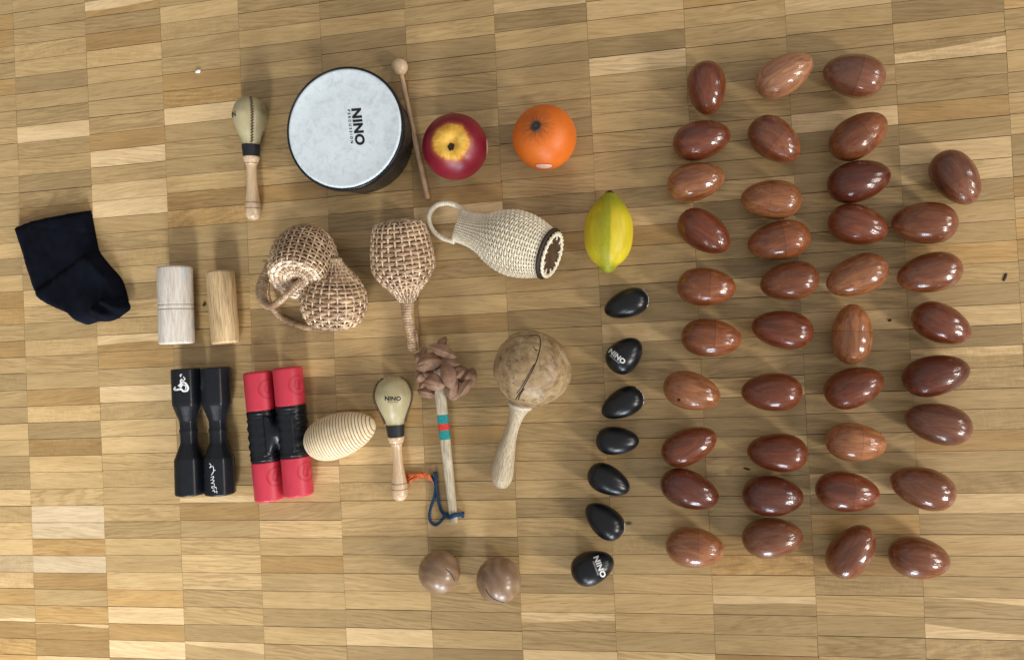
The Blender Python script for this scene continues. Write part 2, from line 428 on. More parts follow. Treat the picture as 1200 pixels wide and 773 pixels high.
def egg_mat():
    t = NT('lacquered_brown_wood')
    oi = t.n('ShaderNodeObjectInfo')
    v = t.coord((5, 55, 55), loc=None)
    tc2 = t.n('ShaderNodeTexCoord')
    ad = t.n('ShaderNodeVectorMath', operation='ADD')
    cmb = t.n('ShaderNodeCombineXYZ'); t.l(t.math('MULTIPLY', oi.outputs['Alpha'], 11.0), cmb.inputs[0]); t.l(t.math('MULTIPLY', oi.outputs['Alpha'], 5.0), cmb.inputs[1])
    t.l(tc2.outputs['Object'], ad.inputs[0]); t.l(cmb.outputs[0], ad.inputs[1])
    mp = t.n('ShaderNodeMapping'); mp.inputs['Scale'].default_value = (1.1, 5, 5); t.l(ad.outputs[0], mp.inputs['Vector'])
    n = t.noise(mp.outputs[0], 1.6, 5, 0.6, 0.9)
    mp2 = t.n('ShaderNodeMapping'); mp2.inputs['Scale'].default_value = (3.5, 36, 36); t.l(ad.outputs[0], mp2.inputs['Vector'])
    g = t.noise(mp2.outputs[0], 1.6, 4, 0.6, 0.3)
    c = t.mix(1.0, oi.outputs['Color'], t.ramp(n, [(0.3, (0.62, 0.52, 0.46)), (0.5, (1, 1, 1)), (0.7, (1.45, 1.6, 1.7))]), 'MULTIPLY')
    c = t.mix(0.42, c, t.ramp(g, [(0.36, (0.66, 0.58, 0.52)), (0.55, (1.08, 1.08, 1.08))]), 'MULTIPLY')
    # glued joint across the middle, the two halves differ a little
    sxyz = t.n('ShaderNodeSeparateXYZ'); t.l(tc2.outputs['Object'], sxyz.inputs[0])
    at_ = t.n('ShaderNodeAttribute', attribute_type='OBJECT', attribute_name='joint')
    sgn = t.math('SIGN', at_.outputs['Fac']); amt = t.math('ABSOLUTE', at_.outputs['Fac'])
    xj = t.math('MULTIPLY', sxyz.outputs[0], sgn)
    side = t.math('GREATER_THAN', xj, 0.045)
    c = t.mix(t.math('MULTIPLY', side, t.math('MULTIPLY', amt, 0.5)), c, t.mix(1.0, c, (1.55, 1.5, 1.4), 'MULTIPLY'))
    ln = t.math('LESS_THAN', t.math('ABSOLUTE', t.math('SUBTRACT', xj, 0.045)), 0.007)
    c = t.mix(t.math('MULTIPLY', ln, t.math('MULTIPLY', amt, 0.55)), c, (0.05, 0.018, 0.01))
    t.set(Base_Color=c, Roughness=t.ramp(t.noise(mp2.outputs[0], 2.0, 3), [(0.3, 0.34), (0.7, 0.5)]), Specular_IOR_Level=0.2, Coat_Weight=t.math('MULTIPLY_ADD', oi.outputs['Alpha'], .35, .62), Coat_IOR=1.58,
          Coat_Roughness=t.ramp(t.noise(mp.outputs[0], 3.0, 4), [(0.3, 0.08), (0.7, 0.20)]))
    b = t.n('ShaderNodeBump'); b.inputs['Strength'].default_value = 0.10; b.inputs['Distance'].default_value = 0.02
    t.l(g, b.inputs['Height']); t.l(b.outputs['Normal'], t.b.inputs['Normal'])
    b2 = t.n('ShaderNodeBump'); b2.inputs['Strength'].default_value = 0.06; b2.inputs['Distance'].default_value = 0.02
    t.l(t.noise(mp.outputs[0], 2.2, 2), b2.inputs['Height']); t.l(b2.outputs['Normal'], t.b.inputs['Coat Normal'])
    return t.m
EGGM = egg_mat()

# ------------------------------------------------------------------ eggs
def egg_bm(k=0.13, segs=48, rings=30):
    bm = bmesh.new(); prof = []
    for i in range(rings + 1):
        a = pi * i / rings
        x = -cos(a)                        # -1 .. 1
        r = sin(a) * (1 - k * x) * (1 - 0.35 * k * (1 - x * x)) / (1 + 0.25 * k * k)
        prof.append((x * 0.5, max(0.0, r * 0.5) if 0 < i < rings else 0.0))
    revolve(bm, prof, segs)
    return bm
def egg_pose(o, cx, cy, L, Wd, ang):
    """cx, cy, L, Wd in pixels of the photo, ang = image direction of the narrow end (degrees, anticlockwise)"""
    z = Wd * 0.5 * mpp(cx, cy)
    m = mpp(cx, cy, z); c = at(cx, cy, Wd * m * 0.5)
    a = radians(ang)
    e = at(cx + cos(a) * L / 2, cy - sin(a) * L / 2, c.z) - at(cx - cos(a) * L / 2, cy + sin(a) * L / 2, c.z)
    p = at(cx - sin(a) * Wd / 2, cy - cos(a) * Wd / 2, c.z) - at(cx + sin(a) * Wd / 2, cy + cos(a) * Wd / 2, c.z)
    Lm = e.length; Wm = p.length * abs(p.normalized().cross(e.normalized()).z)
    Wm = min(Wm, Lm * 0.86)
    c = at(cx, cy, Wm / 2)
    o.location = c; o.rotation_euler = (0, 0, math.atan2(e.y, e.x)); o.scale = (Lm, Wm, Wm)

def bbox_egg(x0, x1, y0, y1, t):
    X, Y = (x1 - x0) / 2, (y1 - y0) / 2
    s = X * X + Y * Y; d = (X * X - Y * Y) / cos(2 * radians(t)) if abs(cos(2 * radians(t))) > 0.25 else None
    if d is None: return (x0 + x1) / 2, (y0 + y1) / 2, None, None
    a = sqrt(max(1, (s + d) / 2)); b = sqrt(max(1, (s - d) / 2))
    return (x0 + x1) / 2, (y0 + y1) / 2, 2 * a, 2 * b
ZA, ZB, ZC, ZD = 40, 200, 400, 560
D_, M_, R_, L_, T_, P_ = (0.105, 0.022, 0.008), (0.190, 0.056, 0.019), (0.155, 0.035, 0.011), (0.275, 0.098, 0.035), (0.37, 0.165, 0.082), (0.165, 0.056, 0.028)
# zoom-window offset, bbox in that window, narrow-end direction, colour, joint strength, label
EGGS = [
 (ZA, 120, 251, 88, 258, 275, R_, .0, 'upright red-brown wooden egg at the top of the leftmost wooden egg column'),
 (ZA, 340, 527, 55, 205, 30, T_, .0, 'palest tan wooden egg, tilted up, topmost of the second wooden egg column'),
 (ZA, 557, 755, 60, 205, 168, P_, -1.0, 'wooden egg with dark left and paler right half, topmost of the third column'),
 (ZA, 76, 262, 273, 404, 13, R_, .0, 'glossy red-brown wooden egg just below the upright egg of the leftmost column'),
 (ZA, 317, 488, 262, 415, -38, M_, .8, 'brown wooden egg with diagonal joint, directly below the palest tan egg'),
 (ZA, 578, 764, 245, 405, 33, M_, .6, 'brown wooden egg tilted up right, below the egg with two differently coloured halves'),
 (ZA, 58, 243, 407, 536, 13, L_, .0, 'orange-brown wooden egg, third from top in the leftmost wooden egg column'),
 (ZA, 570, 773, 399, 540, 14, D_, .0, 'very dark maroon wooden egg, third from top in the third wooden egg column'),
 (ZA, 901, 1063, 370, 549, -55, P_, .7, 'roundest, matt plum-brown wooden egg at the top of the rightmost wooden egg column'),
 (ZB, 294, 489, 27, 157, 177, L_, .3, 'light brown wooden egg, third from top in the second wooden egg column'),
 (ZB, 93, 262, 120, 270, -35, R_, .0, 'dark red glossy wooden egg sloping down right, fourth in the leftmost column'),
 (ZB, 315, 517, 157, 290, 190, M_, -.8, 'red-brown wooden egg with joint line, fourth from top in the second column'),
 (ZB, 573, 765, 105, 243, -14, R_, .0, 'dark red wooden egg touching the very dark maroon egg from below'),
 (ZB, 776, 987, 97, 237, 178, M_, .0, 'large smooth brown wooden egg, second from top in the rightmost column'),
 (ZB, 90, 279, 307, 436, -3, M_, .8, 'wooden egg with clear joint line, fifth from top in the leftmost column'),
 (ZB, 355, 545, 288, 418, 190, M_, .0, 'streaky brown wooden egg, fifth from top in the second wooden egg column'),
 (ZB, 567, 764, 267, 405, 202, L_, .3, 'streaky light brown wooden egg tilted up right, fifth in the third column'),
 (ZB, 793, 1002, 258, 395, 192, M_, .0, 'even brown wooden egg left of the dark splinter, third in the rightmost column'),
 (ZB, 103, 296, 470, 598, -4, M_, 1.0, 'wooden egg with dark joint line, sixth from top in the leftmost column'),
 (ZB, 328, 526, 442, 572, 172, R_, .0, 'wooden egg sixth from top in second column, narrow end pointing left'),
 (ZB, 580, 719, 425, 618, 88, L_, .7, 'upright light brown wooden egg standing in the middle of the third column'),
 (ZB, 842, 1030, 417, 562, -25, R_, .0, 'dark brown rounded wooden egg, fourth from top in the rightmost column'),
 (ZC, 46, 230, 93, 224, -15, L_, .0, 'orange-brown wooden egg with a small black hole near its lower left'),
 (ZC, 295, 491, 97, 225, 180, R_, .0, 'dark red level wooden egg, seventh from top in the second column'),
 (ZC, 561, 751, 75, 217, 20, R_, .0, 'dark red wooden egg directly below the upright light brown egg'),
 (ZC, 811, 1025, 37, 178, 13, D_, .0, 'large dark wooden egg tilted up right, fifth in the rightmost column'),
 (ZC, 818, 1032, 191, 332, 167, P_, .0, 'large plum-brown wooden egg tilted down right, sixth in the rightmost column'),
 (ZC, 41, 218, 267, 400, 24, R_, .0, 'dark red wooden egg tilted up right, third from bottom in leftmost column'),
 (ZC, 314, 509, 290, 418, 177, R_, .0, 'red-brown streaked wooden egg, third from bottom in the second column'),
 (ZC, 564, 760, 257, 386, -5, (.30, .112, .046), .6, 'pale orange-brown wooden egg with joint, third from bottom in third column'),
 (ZC, 37, 225, 408, 538, -20, D_, .0, 'darkest maroon wooden egg tilted down right, second from bottom in leftmost column'),
 (ZC, 298, 495, 425, 560, -3, D_, .0, 'dark maroon wooden egg touching the lowest egg of the second column'),
 (ZC, 532, 738, 413, 547, -6, R_, .9, 'dark red wooden egg with joint line, second from bottom in third column'),
 (ZC, 771, 980, 398, 535, 163, M_, .0, 'brown wooden egg tilted down right, second from bottom in rightmost column'),
 (ZD, 53, 242, 155, 287, -5, L_, .5, 'light brown wooden egg at the bottom of the leftmost wooden egg column'),
 (ZD, 298, 493, 123, 257, 5, (.185, .062, .024), .0, 'streaky brown wooden egg at the bottom of the second wooden egg column'),
 (ZD, 566, 730, 148, 318, 52, M_, .0, 'steeply tilted brown wooden egg at the bottom of the third column'),
 (ZD, 766, 963, 185, 323, -8, M_, .4, 'two-toned glossy brown wooden egg at the bottom of the rightmost column'),
]
ebm = egg_bm(0.13)
emesh = None
for i, (oy, x0, x1, y0, y1, ang, colr, joint, lab) in enumerate(EGGS):
    q = 2.727
    cx, cy, L, Wd = bbox_egg(760 + x0 / q, 760 + x1 / q, oy + y0 / q, oy + y1 / q, ang)
    if L is None:
        tot = ((x1 - x0) ** 2 + (y1 - y0) ** 2) / q / q
        L = sqrt(tot / (1 + 0.74 ** 2)); Wd = 0.74 * L
    if Wd < 0.62 * L: Wd = 0.64 * L
    if emesh is None:
        o = link('wooden_egg', ebm, EGGM); emesh = o.data
    else:
        o = bpy.data.objects.new('wooden_egg', emesh); COL.objects.link(o)
    egg_pose(o, cx, cy, L, Wd, ang)
    o.rotation_euler.x = random.uniform(-0.5, 0.5)
    j = random.uniform(-0.06, 0.06)
    o.color = (colr[0] * (1 + j), colr[1] * (1 + j), colr[2], random.random())
    o['joint'] = joint
    set_tag(o, lab, 'wooden egg', 'brown lacquered wooden eggs in four columns')
    if 'black hole' in lab:
        r_, u_, v_ = img_axes(o.location)
        project(oval(0.0022, 0.0018, 12), 'hole', at(760 + 97 / q, 400 + 186 / q, 0.04), r_, u_, INK, o, [o], 0.0002, 0)

bk = egg_bm(0.20)
bmesh_black = None
Q1, Q2 = 3.864, 3.514
BEGGS = [
 (733.8, 356.2, 54, 35.5, 200, 'plain black egg shaker, topmost of the black eggs, narrow end pointing left'),
 (732.3, 415.8, 47.5, 41.5, 45, 'black egg shaker with white lettering near its lower left end, second from top'),
 (729.0, 472.7, 53, 36.5, 208, 'black egg shaker between the lettered one above and the one pointing right'),
 (723.4, 516.1, 51, 35.5, 0, 'black egg shaker with narrow end pointing straight right, white mark at left end'),
 (713.4, 562.5, 53, 36, -26, 'plain black egg shaker without any white mark, narrow end towards lower right'),
 (708.0, 609.5, 53, 37.5, 139, 'black egg shaker with narrow end towards upper left, white mark at lower right'),
 (694.6, 664.2, 51.5, 42, 22, 'bottommost black egg shaker with white lettering near its right end'),
]
beggs = []
for cx, cy, L, Wd, ang, lab in BEGGS:
    if bmesh_black is None:
        o = link('egg_shaker', bk, BLACKEGG); bmesh_black = o.data
    else:
        o = bpy.data.objects.new('egg_shaker', bmesh_black); COL.objects.link(o)
    egg_pose(o, cx, cy, L, Wd, ang); beggs.append(o)
    set_tag(o, lab, 'egg shaker', 'black plastic egg shakers in a column')

def brand_text(name, mat, root, targets, px, py, z, size_px, dir_deg, small=True, big='NINO', normal=None, tilt=None):
    """dir_deg: image direction in which the word reads"""
    P = at(px, py, z); m = mpp(px, py, z)
    r_, u_, v_ = img_axes(P)
    a = radians(dir_deg)
    right = r_ * cos(a) + u_ * sin(a); up = -r_ * sin(a) + u_ * cos(a)
    if normal is not None:
        up = normal.cross(right)
    bm = font_mesh(big, size_px * m, 0.045, 1.06)
    for v in bm.verts: v.co.x *= 1.06
    if small:
        b2 = font_mesh('PERCUSSION', size_px * 0.27 * m, 0.01, 1.25)
        for v in b2.verts: v.co.y -= size_px * 0.56 * m
        me = bpy.data.meshes.new('tmp'); b2.to_mesh(me); b2.free(); bm.from_mesh(me); bpy.data.meshes.remove(me)
    return project(bm, name, P, right, up, mat, root, targets)
brand_text('printed_lettering', WHITEINK, beggs[1], beggs[1:2], 723.0, 417.5, 0.03, 7.8, -40)
brand_text('printed_lettering', WHITEINK, beggs[6], beggs[6:7], 702.5, 663.5, 0.035, 8.6, -70)
for i, (px, py, ang) in ((0, (757.5, 348.5, -70)), (2, (751.0, 462, -62)), (3, (700.5, 516.5, -80)), (5, (729.5, 622.5, 50))):
    o = beggs[i]; n = (at(px, py, o.location.z) - o.location); n.z = -0.002; n.normalize()
    P = o.location.copy(); right = Vector((0, 0, 1)).cross(n)
    tm = font_mesh('NINO', 0.0085, 0.03)
    for v in tm.verts: v.co.y += 0.0035
    project(tm, 'printed_lettering', P, right, n.cross(right), WHITEINK, o, [o])

# ------------------------------------------------------------------ hand drum
zt = 0.066
c0 = at(403.0, 150.3, zt); Rh = 69.8 * mpp(403, 150, zt); c0.z = 0
drum = thing('hand_drum', c0, 'round black hand drum with white skin and black lettering beside its mallet', 'hand drum')
DM = Matrix.Translation(c0) @ Matrix.Rotation(-pi / 2, 4, 'Y')    # local x -> world z
bm = bmesh.new()
Ro = Rh + 0.0032
revolve(bm, [(0, Ro * .86), (0.0006, Ro * .895), (0.003, Ro * .905), (0.03, Ro * .925), (0.046, Ro * .945), (0.053, Ro * .968), (0.0535, Ro * .985), (0.056, Ro), (0.064, Ro), (zt - 0.0008, Ro * .992), (zt - 0.0005, Ro * .975), (zt - 0.006, Rh * .96), (zt - 0.006, 0)], 96)
shell = link('shell', bm, BLACK, DM, drum, auto=50)
t = NT('drum_skin'); v = t.coord()
n1 = t.noise(v, 95, 8, 0.7, 0.5); n2 = t.noise(v, 240, 3, 0.6)
c = t.ramp(n1, [(0.32, (0.55, 0.61, 0.645)), (0.5, (0.68, 0.75, 0.79)), (0.7, (0.75, 0.815, 0.85))])
c = t.mix(t.ramp(n2, [(0.25, 0.45), (0.36, 0.0)]), c, (0.46, 0.49, 0.52))
t.set(Base_Color=c, Roughness=0.55, Specular_IOR_Level=0.35).bump(n2, 0.08, 0.0005)
bm = bmesh.new()
revolve(bm, [(zt - 0.0055, Rh * 1.0), (zt - 0.0012, Rh * 1.003), (zt - 0.0002, Rh * .992), (zt + 0.0002, Rh * .97), (zt - 0.0002, Rh * .95), (zt, Rh * 0.6), (zt, 0)], 96)
skin = link('drumhead', bm, t.m, DM, drum)
P = at(419.5, 148, zt)
brand_text('printed_lettering', INK, skin, [skin], 419.3, 148.5, zt, 14.6, -86, small=False)
Pb = at(410.5, 148.5, zt); m = mpp(410, 148, zt); r_, u_, v_ = img_axes(Pb); a = radians(-87)
bm = font_mesh('PERCUSSION', 4.2 * m, 0.03, 1.75)
project(bm, 'printed_lettering', Pb, r_ * cos(a) + u_ * sin(a), -r_ * sin(a) + u_ * cos(a), INK, skin, [skin], cuts=0)

# mallet
mh = mpp(468, 77, .0115)
p0 = at(468.3, 78.5, 0.0112); p1 = at(501.2, 233.5, 0.0042)
mal = thing('drum_mallet', at(484, 155), 'slim wooden mallet with round ball head lying along the drum', 'drum mallet')
FM = frame(p0, p1)
Lm = (p1 - p0).length
bm = bmesh.new()
revolve(bm, [(0.004, 0.0032), (Lm * .3, 0.0033), (Lm - 0.001, 0.0036), (Lm, 0.003)], 20)
link('stick', bm, BEECH, FM, mal, auto=50)
bm = bmesh.new(); rb = 9.8 * mh
revolve(bm, [(-rb * cos(pi * i / 24), rb * sin(pi * i / 24) if 0 < i < 24 else 0) for i in range(25)], 32)
ball = link('ball_head', bm, MAPLE, FM, mal)
bm = bmesh.new()
for k in range(9):
    a0 = 2 * pi * k / 9
    stroke([(0.0052 * cos(a0 + s), 0.0052 * sin(a0 + s)) for s in (0, .2, .4, .5)], 0.0017, bm)
ax = (p0 - p1).normalized(); ax = (ax * .62 + Vector((0.28, 0, 0.8))).normalized()
project(bm, 'printed_ring', p0, Vector((0, 0, 1)).cross(ax), Vector((0, 0, 1)), INK, mal, [ball], 0.00015, 1)

# ------------------------------------------------------------------ rawhide maracas
t = NT('rawhide'); v = t.coord()
n1 = t.noise(v, 30, 5, 0.6)
c = t.ramp(n1, [(0.3, (0.31, 0.255, 0.125)), (0.7, (0.48, 0.42, 0.25))])
t.set(Base_Color=c, Roughness=0.36, Specular_IOR_Level=0.5, Subsurface_Weight=0.15, Subsurface_Radius=(0.01, 0.007, 0.004), Subsurface_Scale=0.3)
t.bump(t.noise(v, 160, 4), 0.1, 0.0008)
RAWHIDE = t.m
STITCH = plain('brown_lacing', (0.10, 0.055, 0.03), 0.6)

def maraca(name, pA, pB, lab, seam_up, scale, text_px, roll=0.0):
    """pA top of head, pB end of handle (pixels)"""
    zh = 20.3 * mpp(*pA) * scale; ze = 0.0115
    P1 = at(pA[0], pA[1], zh); P2 = at(pB[0], pB[1], ze)
    Lg = (P2 - P1).length
    root = thing(name, at((pA[0] + pB[0]) / 2, (pA[1] + pB[1]) / 2), lab, 'maraca', 'small rawhide maracas with turned handles')
    M = frame(P1, P2) @ Matrix.Rotation(roll, 4, 'X')
    k = Lg
    hp = smoothprof([(0, 0), (.0035 * k, .036 * k), (.018 * k, .072 * k), (.055 * k, .114 * k), (.13 * k, .142 * k), (.19 * k, .138 * k), (.26 * k, .115 * k), (.33 * k, .085 * k), (.39 * k, .069 * k), (.41 * k, .066 * k)], 6)
    hp = [(x, max(r, 0)) for x, r in hp]
    hp[0] = (0, 0)
    bm = bmesh.new()
    revolve(bm, hp, 48, sy=1.0 if not seam_up else 0.97, sz=0.92 if not seam_up else 1.0)
    head = link('head', bm, RAWHIDE, M, root)
    bm = bmesh.new()
    revolve(bm, [(.385 * k, .066 * k), (.387 * k, .0735 * k), (.478 * k, .0655 * k), (.480 * k, .062 * k)], 40)
    link('collar', bm, TAPE, M, root, auto=40)
    bm = bmesh.new()
    pr = smoothprof([(.478 * k, .060 * k), (.485 * k, .066 * k), (.51 * k, .062 * k), (.535 * k, .051 * k), (.56 * k, .041 * k), (.64 * k, .0385 * k), (.72 * k, .043 * k), (.80 * k, .053 * k), (.88 * k, .063 * k), (.93 * k, .064 * k), (.965 * k, .057 * k), (.99 * k, .036 * k), (1.0 * k, 0)], 6)
    pr[-1] = (k, 0)
    revolve(bm, pr, 40)
    hd = link('handle', bm, MAPLE, M, root)
    for xx, rr in ((.535, .0512), (.855, .0608), (.90, .0642)):
        bm = bmesh.new()
        revolve(bm, [(xx * k - 0.0005, rr * k * 0.95), (xx * k - 0.0004, rr * k + 0.00012), (xx * k + 0.0004, rr * k + 0.00012), (xx * k + 0.0005, rr * k * 0.95)], 40)
        link('burnt_ring', bm, DARKWOOD_LINE, M, hd)
    # lacing along the seam
    bm = bmesh.new()
    def rad_at(x):
        for (a, ra), (b, rb_) in zip(hp[:-1], hp[1:]):
            if a <= x <= b: return ra + (rb_ - ra) * (x - a) / max(1e-9, b - a)
        return hp[-1][1]
    if seam_up:
        nst = 17; sgn = ((0, 1),)
    else:
        nst = 21; sgn = ((1, 0), (-1, 0))
    for sy_, sz_ in sgn:
        prev = None
        for i in range(nst * 4 + 1):
            pass
        pts = []
        for i in range(nst):
            x = (.015 + .365 * i / nst) * k; r = rad_at(x)
            x2 = (.015 + .365 * (i + .62) / nst) * k; r2 = rad_at(x2)
            if seam_up:
                a1, a2 = 0.075 * k * .12 / max(r, .01) * 1.2, -0.075 * k * .12 / max(r2, .01) * 1.2
                q = [Vector((x, sin(a1) * r * .97, cos(a1) * r + .0002)), Vector(((x + x2) / 2, 0, (r + r2) / 2 + .0011)), Vector((x2, sin(a2) * r2 * .97, cos(a2) * r2 + .0002))]
                tube(bm, q, 0.00085, 6)
            else:
                q = [Vector((x, sy_ * r * .985, .0028)), Vector(((x + x2) / 2, sy_ * ((r + r2) / 2 + .0019), .0004)), Vector((x2, sy_ * r2 * .985, -.0028))]
                tube(bm, q, 0.0012, 6)
        ln = seam_up and [Vector(((.01 + .375 * i / 40) * k, sy_ * (rad_at((.01 + .375 * i / 40) * k) + .0001) * (1 if not seam_up else 0), sz_ * (rad_at((.01 + .375 * i / 40) * k) + .0001))) for i in range(41)]
        if ln: tube(bm, ln, 0.0006, 5)
    link('lacing', bm, STITCH, M, head)
    if text_px[2]:
        brand_text('printed_lettering', INK, head, [head], text_px[0], text_px[1], 2 * zh, text_px[2], text_px[3], small=True)
    else:
        n = Vector((-.86, -.04, .50)).normalized()
        ctr = M @ Vector((.15 * k, 0, 0)); right = Vector((0.1, 1, 0)).cross(n).cross(n) * -1
        tm = font_mesh('NINO', 0.0095, 0.022)
        right = M.col[0].xyz.cross(n)
        for v in tm.verts: v.co.x += -0.002
        project(tm, 'printed_lettering', ctr, right * (1 if right.z < 0 else 1), n.cross(right), INK, head, [head])
    return root
ROLL = -0.62
maraca('maraca', (292.3, 113.5), (296.8, 258.5), 'small rawhide maraca with laced seam facing up, left of the hand drum', True, 1.0, (0, 0, 0, 0), ROLL)
maraca('maraca', (459.0, 440.5), (469.5, 586.5), 'small rawhide maraca with black lettering facing up, beside ridged wooden egg', False, 1.0, (460.3, 467.0, 6.6, -1), -0.30)

# ------------------------------------------------------------------ fruit
def fruit_root(name, cx, cy, rpx, lab, cat):
    z = rpx * mpp(cx, cy, 0.03)
    R = rpx * mpp(cx, cy, z); c = at(cx, cy, R)
    return thing(name, at(cx, cy, 0) * 0 + Vector((c.x, c.y, 0)), lab, cat, 'plastic fruit'), c, R

root, c, R = fruit_root('apple', 533.2, 172.2, 37.6, 'dark red plastic apple with yellow patch round its stem hole', 'apple')
r_, u_, v_ = img_axes(c)
ax = (v_ + r_ * -0.15 + u_ * 0.17).normalized()
AM = axis_frame(c, ax, r_) @ Matrix.Rotation(-pi / 2, 4, 'Y')     # local x -> axis
prof = []
for i in range(49):
    a = pi * i / 48
    rr = R * (1.0 - 0.02 * cos(2 * a))
    x = -cos(a) * rr * 0.93; r = sin(a) * rr
    if x > 0: x -= R * 0.20 * exp(-(r / (0.22 * R)) ** 2) * (1)
    else: x += R * 0.10 * exp(-(r / (0.2 * R)) ** 2)
    prof.append((x, r if 0 < i < 48 else 0))
bm = bmesh.new(); revolve(bm, prof, 64)
for v in bm.verts:
    a = math.atan2(v.co.z, v.co.y); rr = sqrt(v.co.y ** 2 + v.co.z ** 2) / R
    v.co.x += 0.03 * R * cos(5 * a) * max(0, rr - 0.1) * (1 - rr) * 2
t = NT('apple_skin'); v = t.coord()
sp = t.n('ShaderNodeSeparateXYZ'); t.l(v, sp.inputs[0])
rad = t.math('SQRT', t.math('ADD', t.math('MULTIPLY', sp.outputs[1], sp.outputs[1]), t.math('MULTIPLY', sp.outputs[2], sp.outputs[2])))
nz = t.noise(v, 90, 5, 0.6, 0.4); nb = t.noise(v, 22, 4, 0.6)
edge = t.math('ADD', t.math('ADD', t.math('DIVIDE', rad, R), t.math('MULTIPLY', t.math('SUBTRACT', nz, 0.5), 0.16)), t.math('MULTIPLY', t.math('SUBTRACT', nb, 0.5), 0.18))
top = t.math('GREATER_THAN', sp.outputs[0], 0.0)
cva = t.n('ShaderNodeCombineXYZ'); t.l(t.math('MULTIPLY', t.math('ARCTAN2', sp.outputs[1], sp.outputs[2]), 3.0), cva.inputs[0]); t.l(t.math('DIVIDE', rad, R), cva.inputs[1])
ray = t.noise(cva.outputs[0], 3.2, 5, 0.7)
edge = t.math('ADD', edge, t.math('MULTIPLY', t.math('SUBTRACT', ray, 0.5), 0.08))
yel = t.math('MULTIPLY', t.ramp(edge, [(0.40, 1.0), (0.50, .9), (0.585, 0.0)]), top)
redc = t.ramp(nb, [(0.3, (0.14, 0.005, 0.014)), (0.7, (0.25, 0.012, 0.028))])
yc = t.ramp(nz, [(0.3, (0.62, 0.30, 0.03)), (0.5, (0.80, 0.47, 0.06)), (0.75, (0.86, 0.60, 0.16))])
yc = t.mix(t.ramp(ray, [(0.42, 0.0), (0.66, 0.6)]), yc, (0.42, 0.17, 0.02))
org = t.math('MULTIPLY', t.ramp(edge, [(0.52, 1.0), (0.68, 0.0)]), top)
redc = t.mix(t.math('MULTIPLY', org, .75), redc, (.50, .11, .02))
t.set(Base_Color=t.mix(yel, redc, yc), Roughness=0.36, Specular_IOR_Level=0.45).bump(t.noise(v, 300, 3), 0.04, 0.0005)
body = link('skin', bm, t.m, AM, root)
HOLE = plain('dark_hole', (0.025, 0.014, 0.008), 0.8)
bm = oval(0.0042, 0.0048, 14)
for i, v in enumerate(bm.verts): v.co *= 1 + 0.12 * sin(i * 2.3)
project(bm, 'stem_hole', c + ax * 0.0, r_.cross(ax).cross(ax) * -1, u_, HOLE, root, [body], 0.0006, 0)
STICK = plain('pale_sticker', (0.72, 0.45, 0.42), 0.5); STICKR = plain('red_sticker', (0.62, 0.10, 0.06), 0.5)
n = (r_ * 0.97 - u_ * 0.03 + v_ * 0.2).normalized(); rt = u_.cross(n)
stk = project(oval(0.005, 0.0105), 'sticker', c, rt, u_, STICKR, root, [body], 0.0002, 0)
project(oval(0.0042, 0.0097), 'sticker_face', c, rt, u_, STICK, stk, [body], 0.0004, 0)

root, c, R = fruit_root('orange', 638.0, 161.2, 37.6, 'bright plastic orange with dark round stem button on the floor', 'orange')
r_, u_, v_ = img_axes(c)
ax = (v_ * 0.93 + r_ * -0.28 + u_ * 0.36).normalized()
OM = axis_frame(c, ax, r_) @ Matrix.Rotation(-pi / 2, 4, 'Y')
prof = []
for i in range(49):
    a = pi * i / 48
    x = -cos(a) * R * .985; r = sin(a) * R
    if x > 0: x -= R * 0.05 * exp(-(r / (0.25 * R)) ** 2)
    prof.append((x, r if 0 < i < 48 else 0))
bm = bmesh.new(); revolve(bm, prof, 64)
t = NT('orange_peel'); v = t.coord()
sp = t.n('ShaderNodeSeparateXYZ'); t.l(v, sp.inputs[0])
rad = t.math('DIVIDE', t.math('SQRT', t.math('ADD', t.math('MULTIPLY', sp.outputs[1], sp.outputs[1]), t.math('MULTIPLY', sp.outputs[2], sp.outputs[2]))), R)
ang = t.math('ARCTAN2', sp.outputs[1], sp.outputs[2])
cv = t.n('ShaderNodeCombineXYZ'); t.l(t.math('MULTIPLY', ang, 1.6), cv.inputs[0]); t.l(rad, cv.inputs[1])
streak = t.noise(cv.outputs[0], 2.6, 4, 0.7)
nb = t.noise(v, 25, 3)
oc = t.ramp(nb, [(0.3, (0.66, 0.135, 0.012)), (0.7, (0.78, 0.185, 0.02))])
sm = t.math('MULTIPLY', t.ramp(rad, [(0.12, 0.9), (0.34, 0.5), (0.62, 0.0)]), t.ramp(streak, [(0.36, 0.05), (0.62, 1.0)]))
sm = t.math('MULTIPLY', sm, t.math('GREATER_THAN', sp.outputs[0], 0.0))
vor = t.n('ShaderNodeTexVoronoi'); vor.inputs['Scale'].default_value = 620; t.l(v, vor.inputs['Vector'])
t.set(Base_Color=t.mix(sm, oc, (0.12, 0.035, 0.012)), Roughness=0.42, Specular_IOR_Level=0.4).bump(vor.outputs['Distance'], 0.25, 0.0006)
body = link('peel', bm, t.m, OM, root)
bm = bmesh.new(); xb = R * 0.93
revolve(bm, [(xb - .002, .0065), (xb + .0008, .0066), (xb + .0022, .0058), (xb + .0022, .0046), (xb + .0012, .0042), (xb + .0012, .0026), (xb + .0022, .0022), (xb + .0024, 0)], 28)
link('stem_button', bm, plain('stem_grey', (0.045, 0.04, 0.034), 0.55), OM, root, auto=50)
n = (-u_ * 0.86 + v_ * 0.5 + r_ * -0.04).normalized(); rt = r_
stk = project(oval(0.0108, 0.0066), 'sticker', c, rt, n.cross(rt), STICKR, root, [body], 0.0002, 0)
project(oval(0.0099, 0.0052), 'sticker_face', c, rt, n.cross(rt), plain('cream_sticker', (0.74, 0.50, 0.40), 0.5), stk, [body], 0.0004, 0)

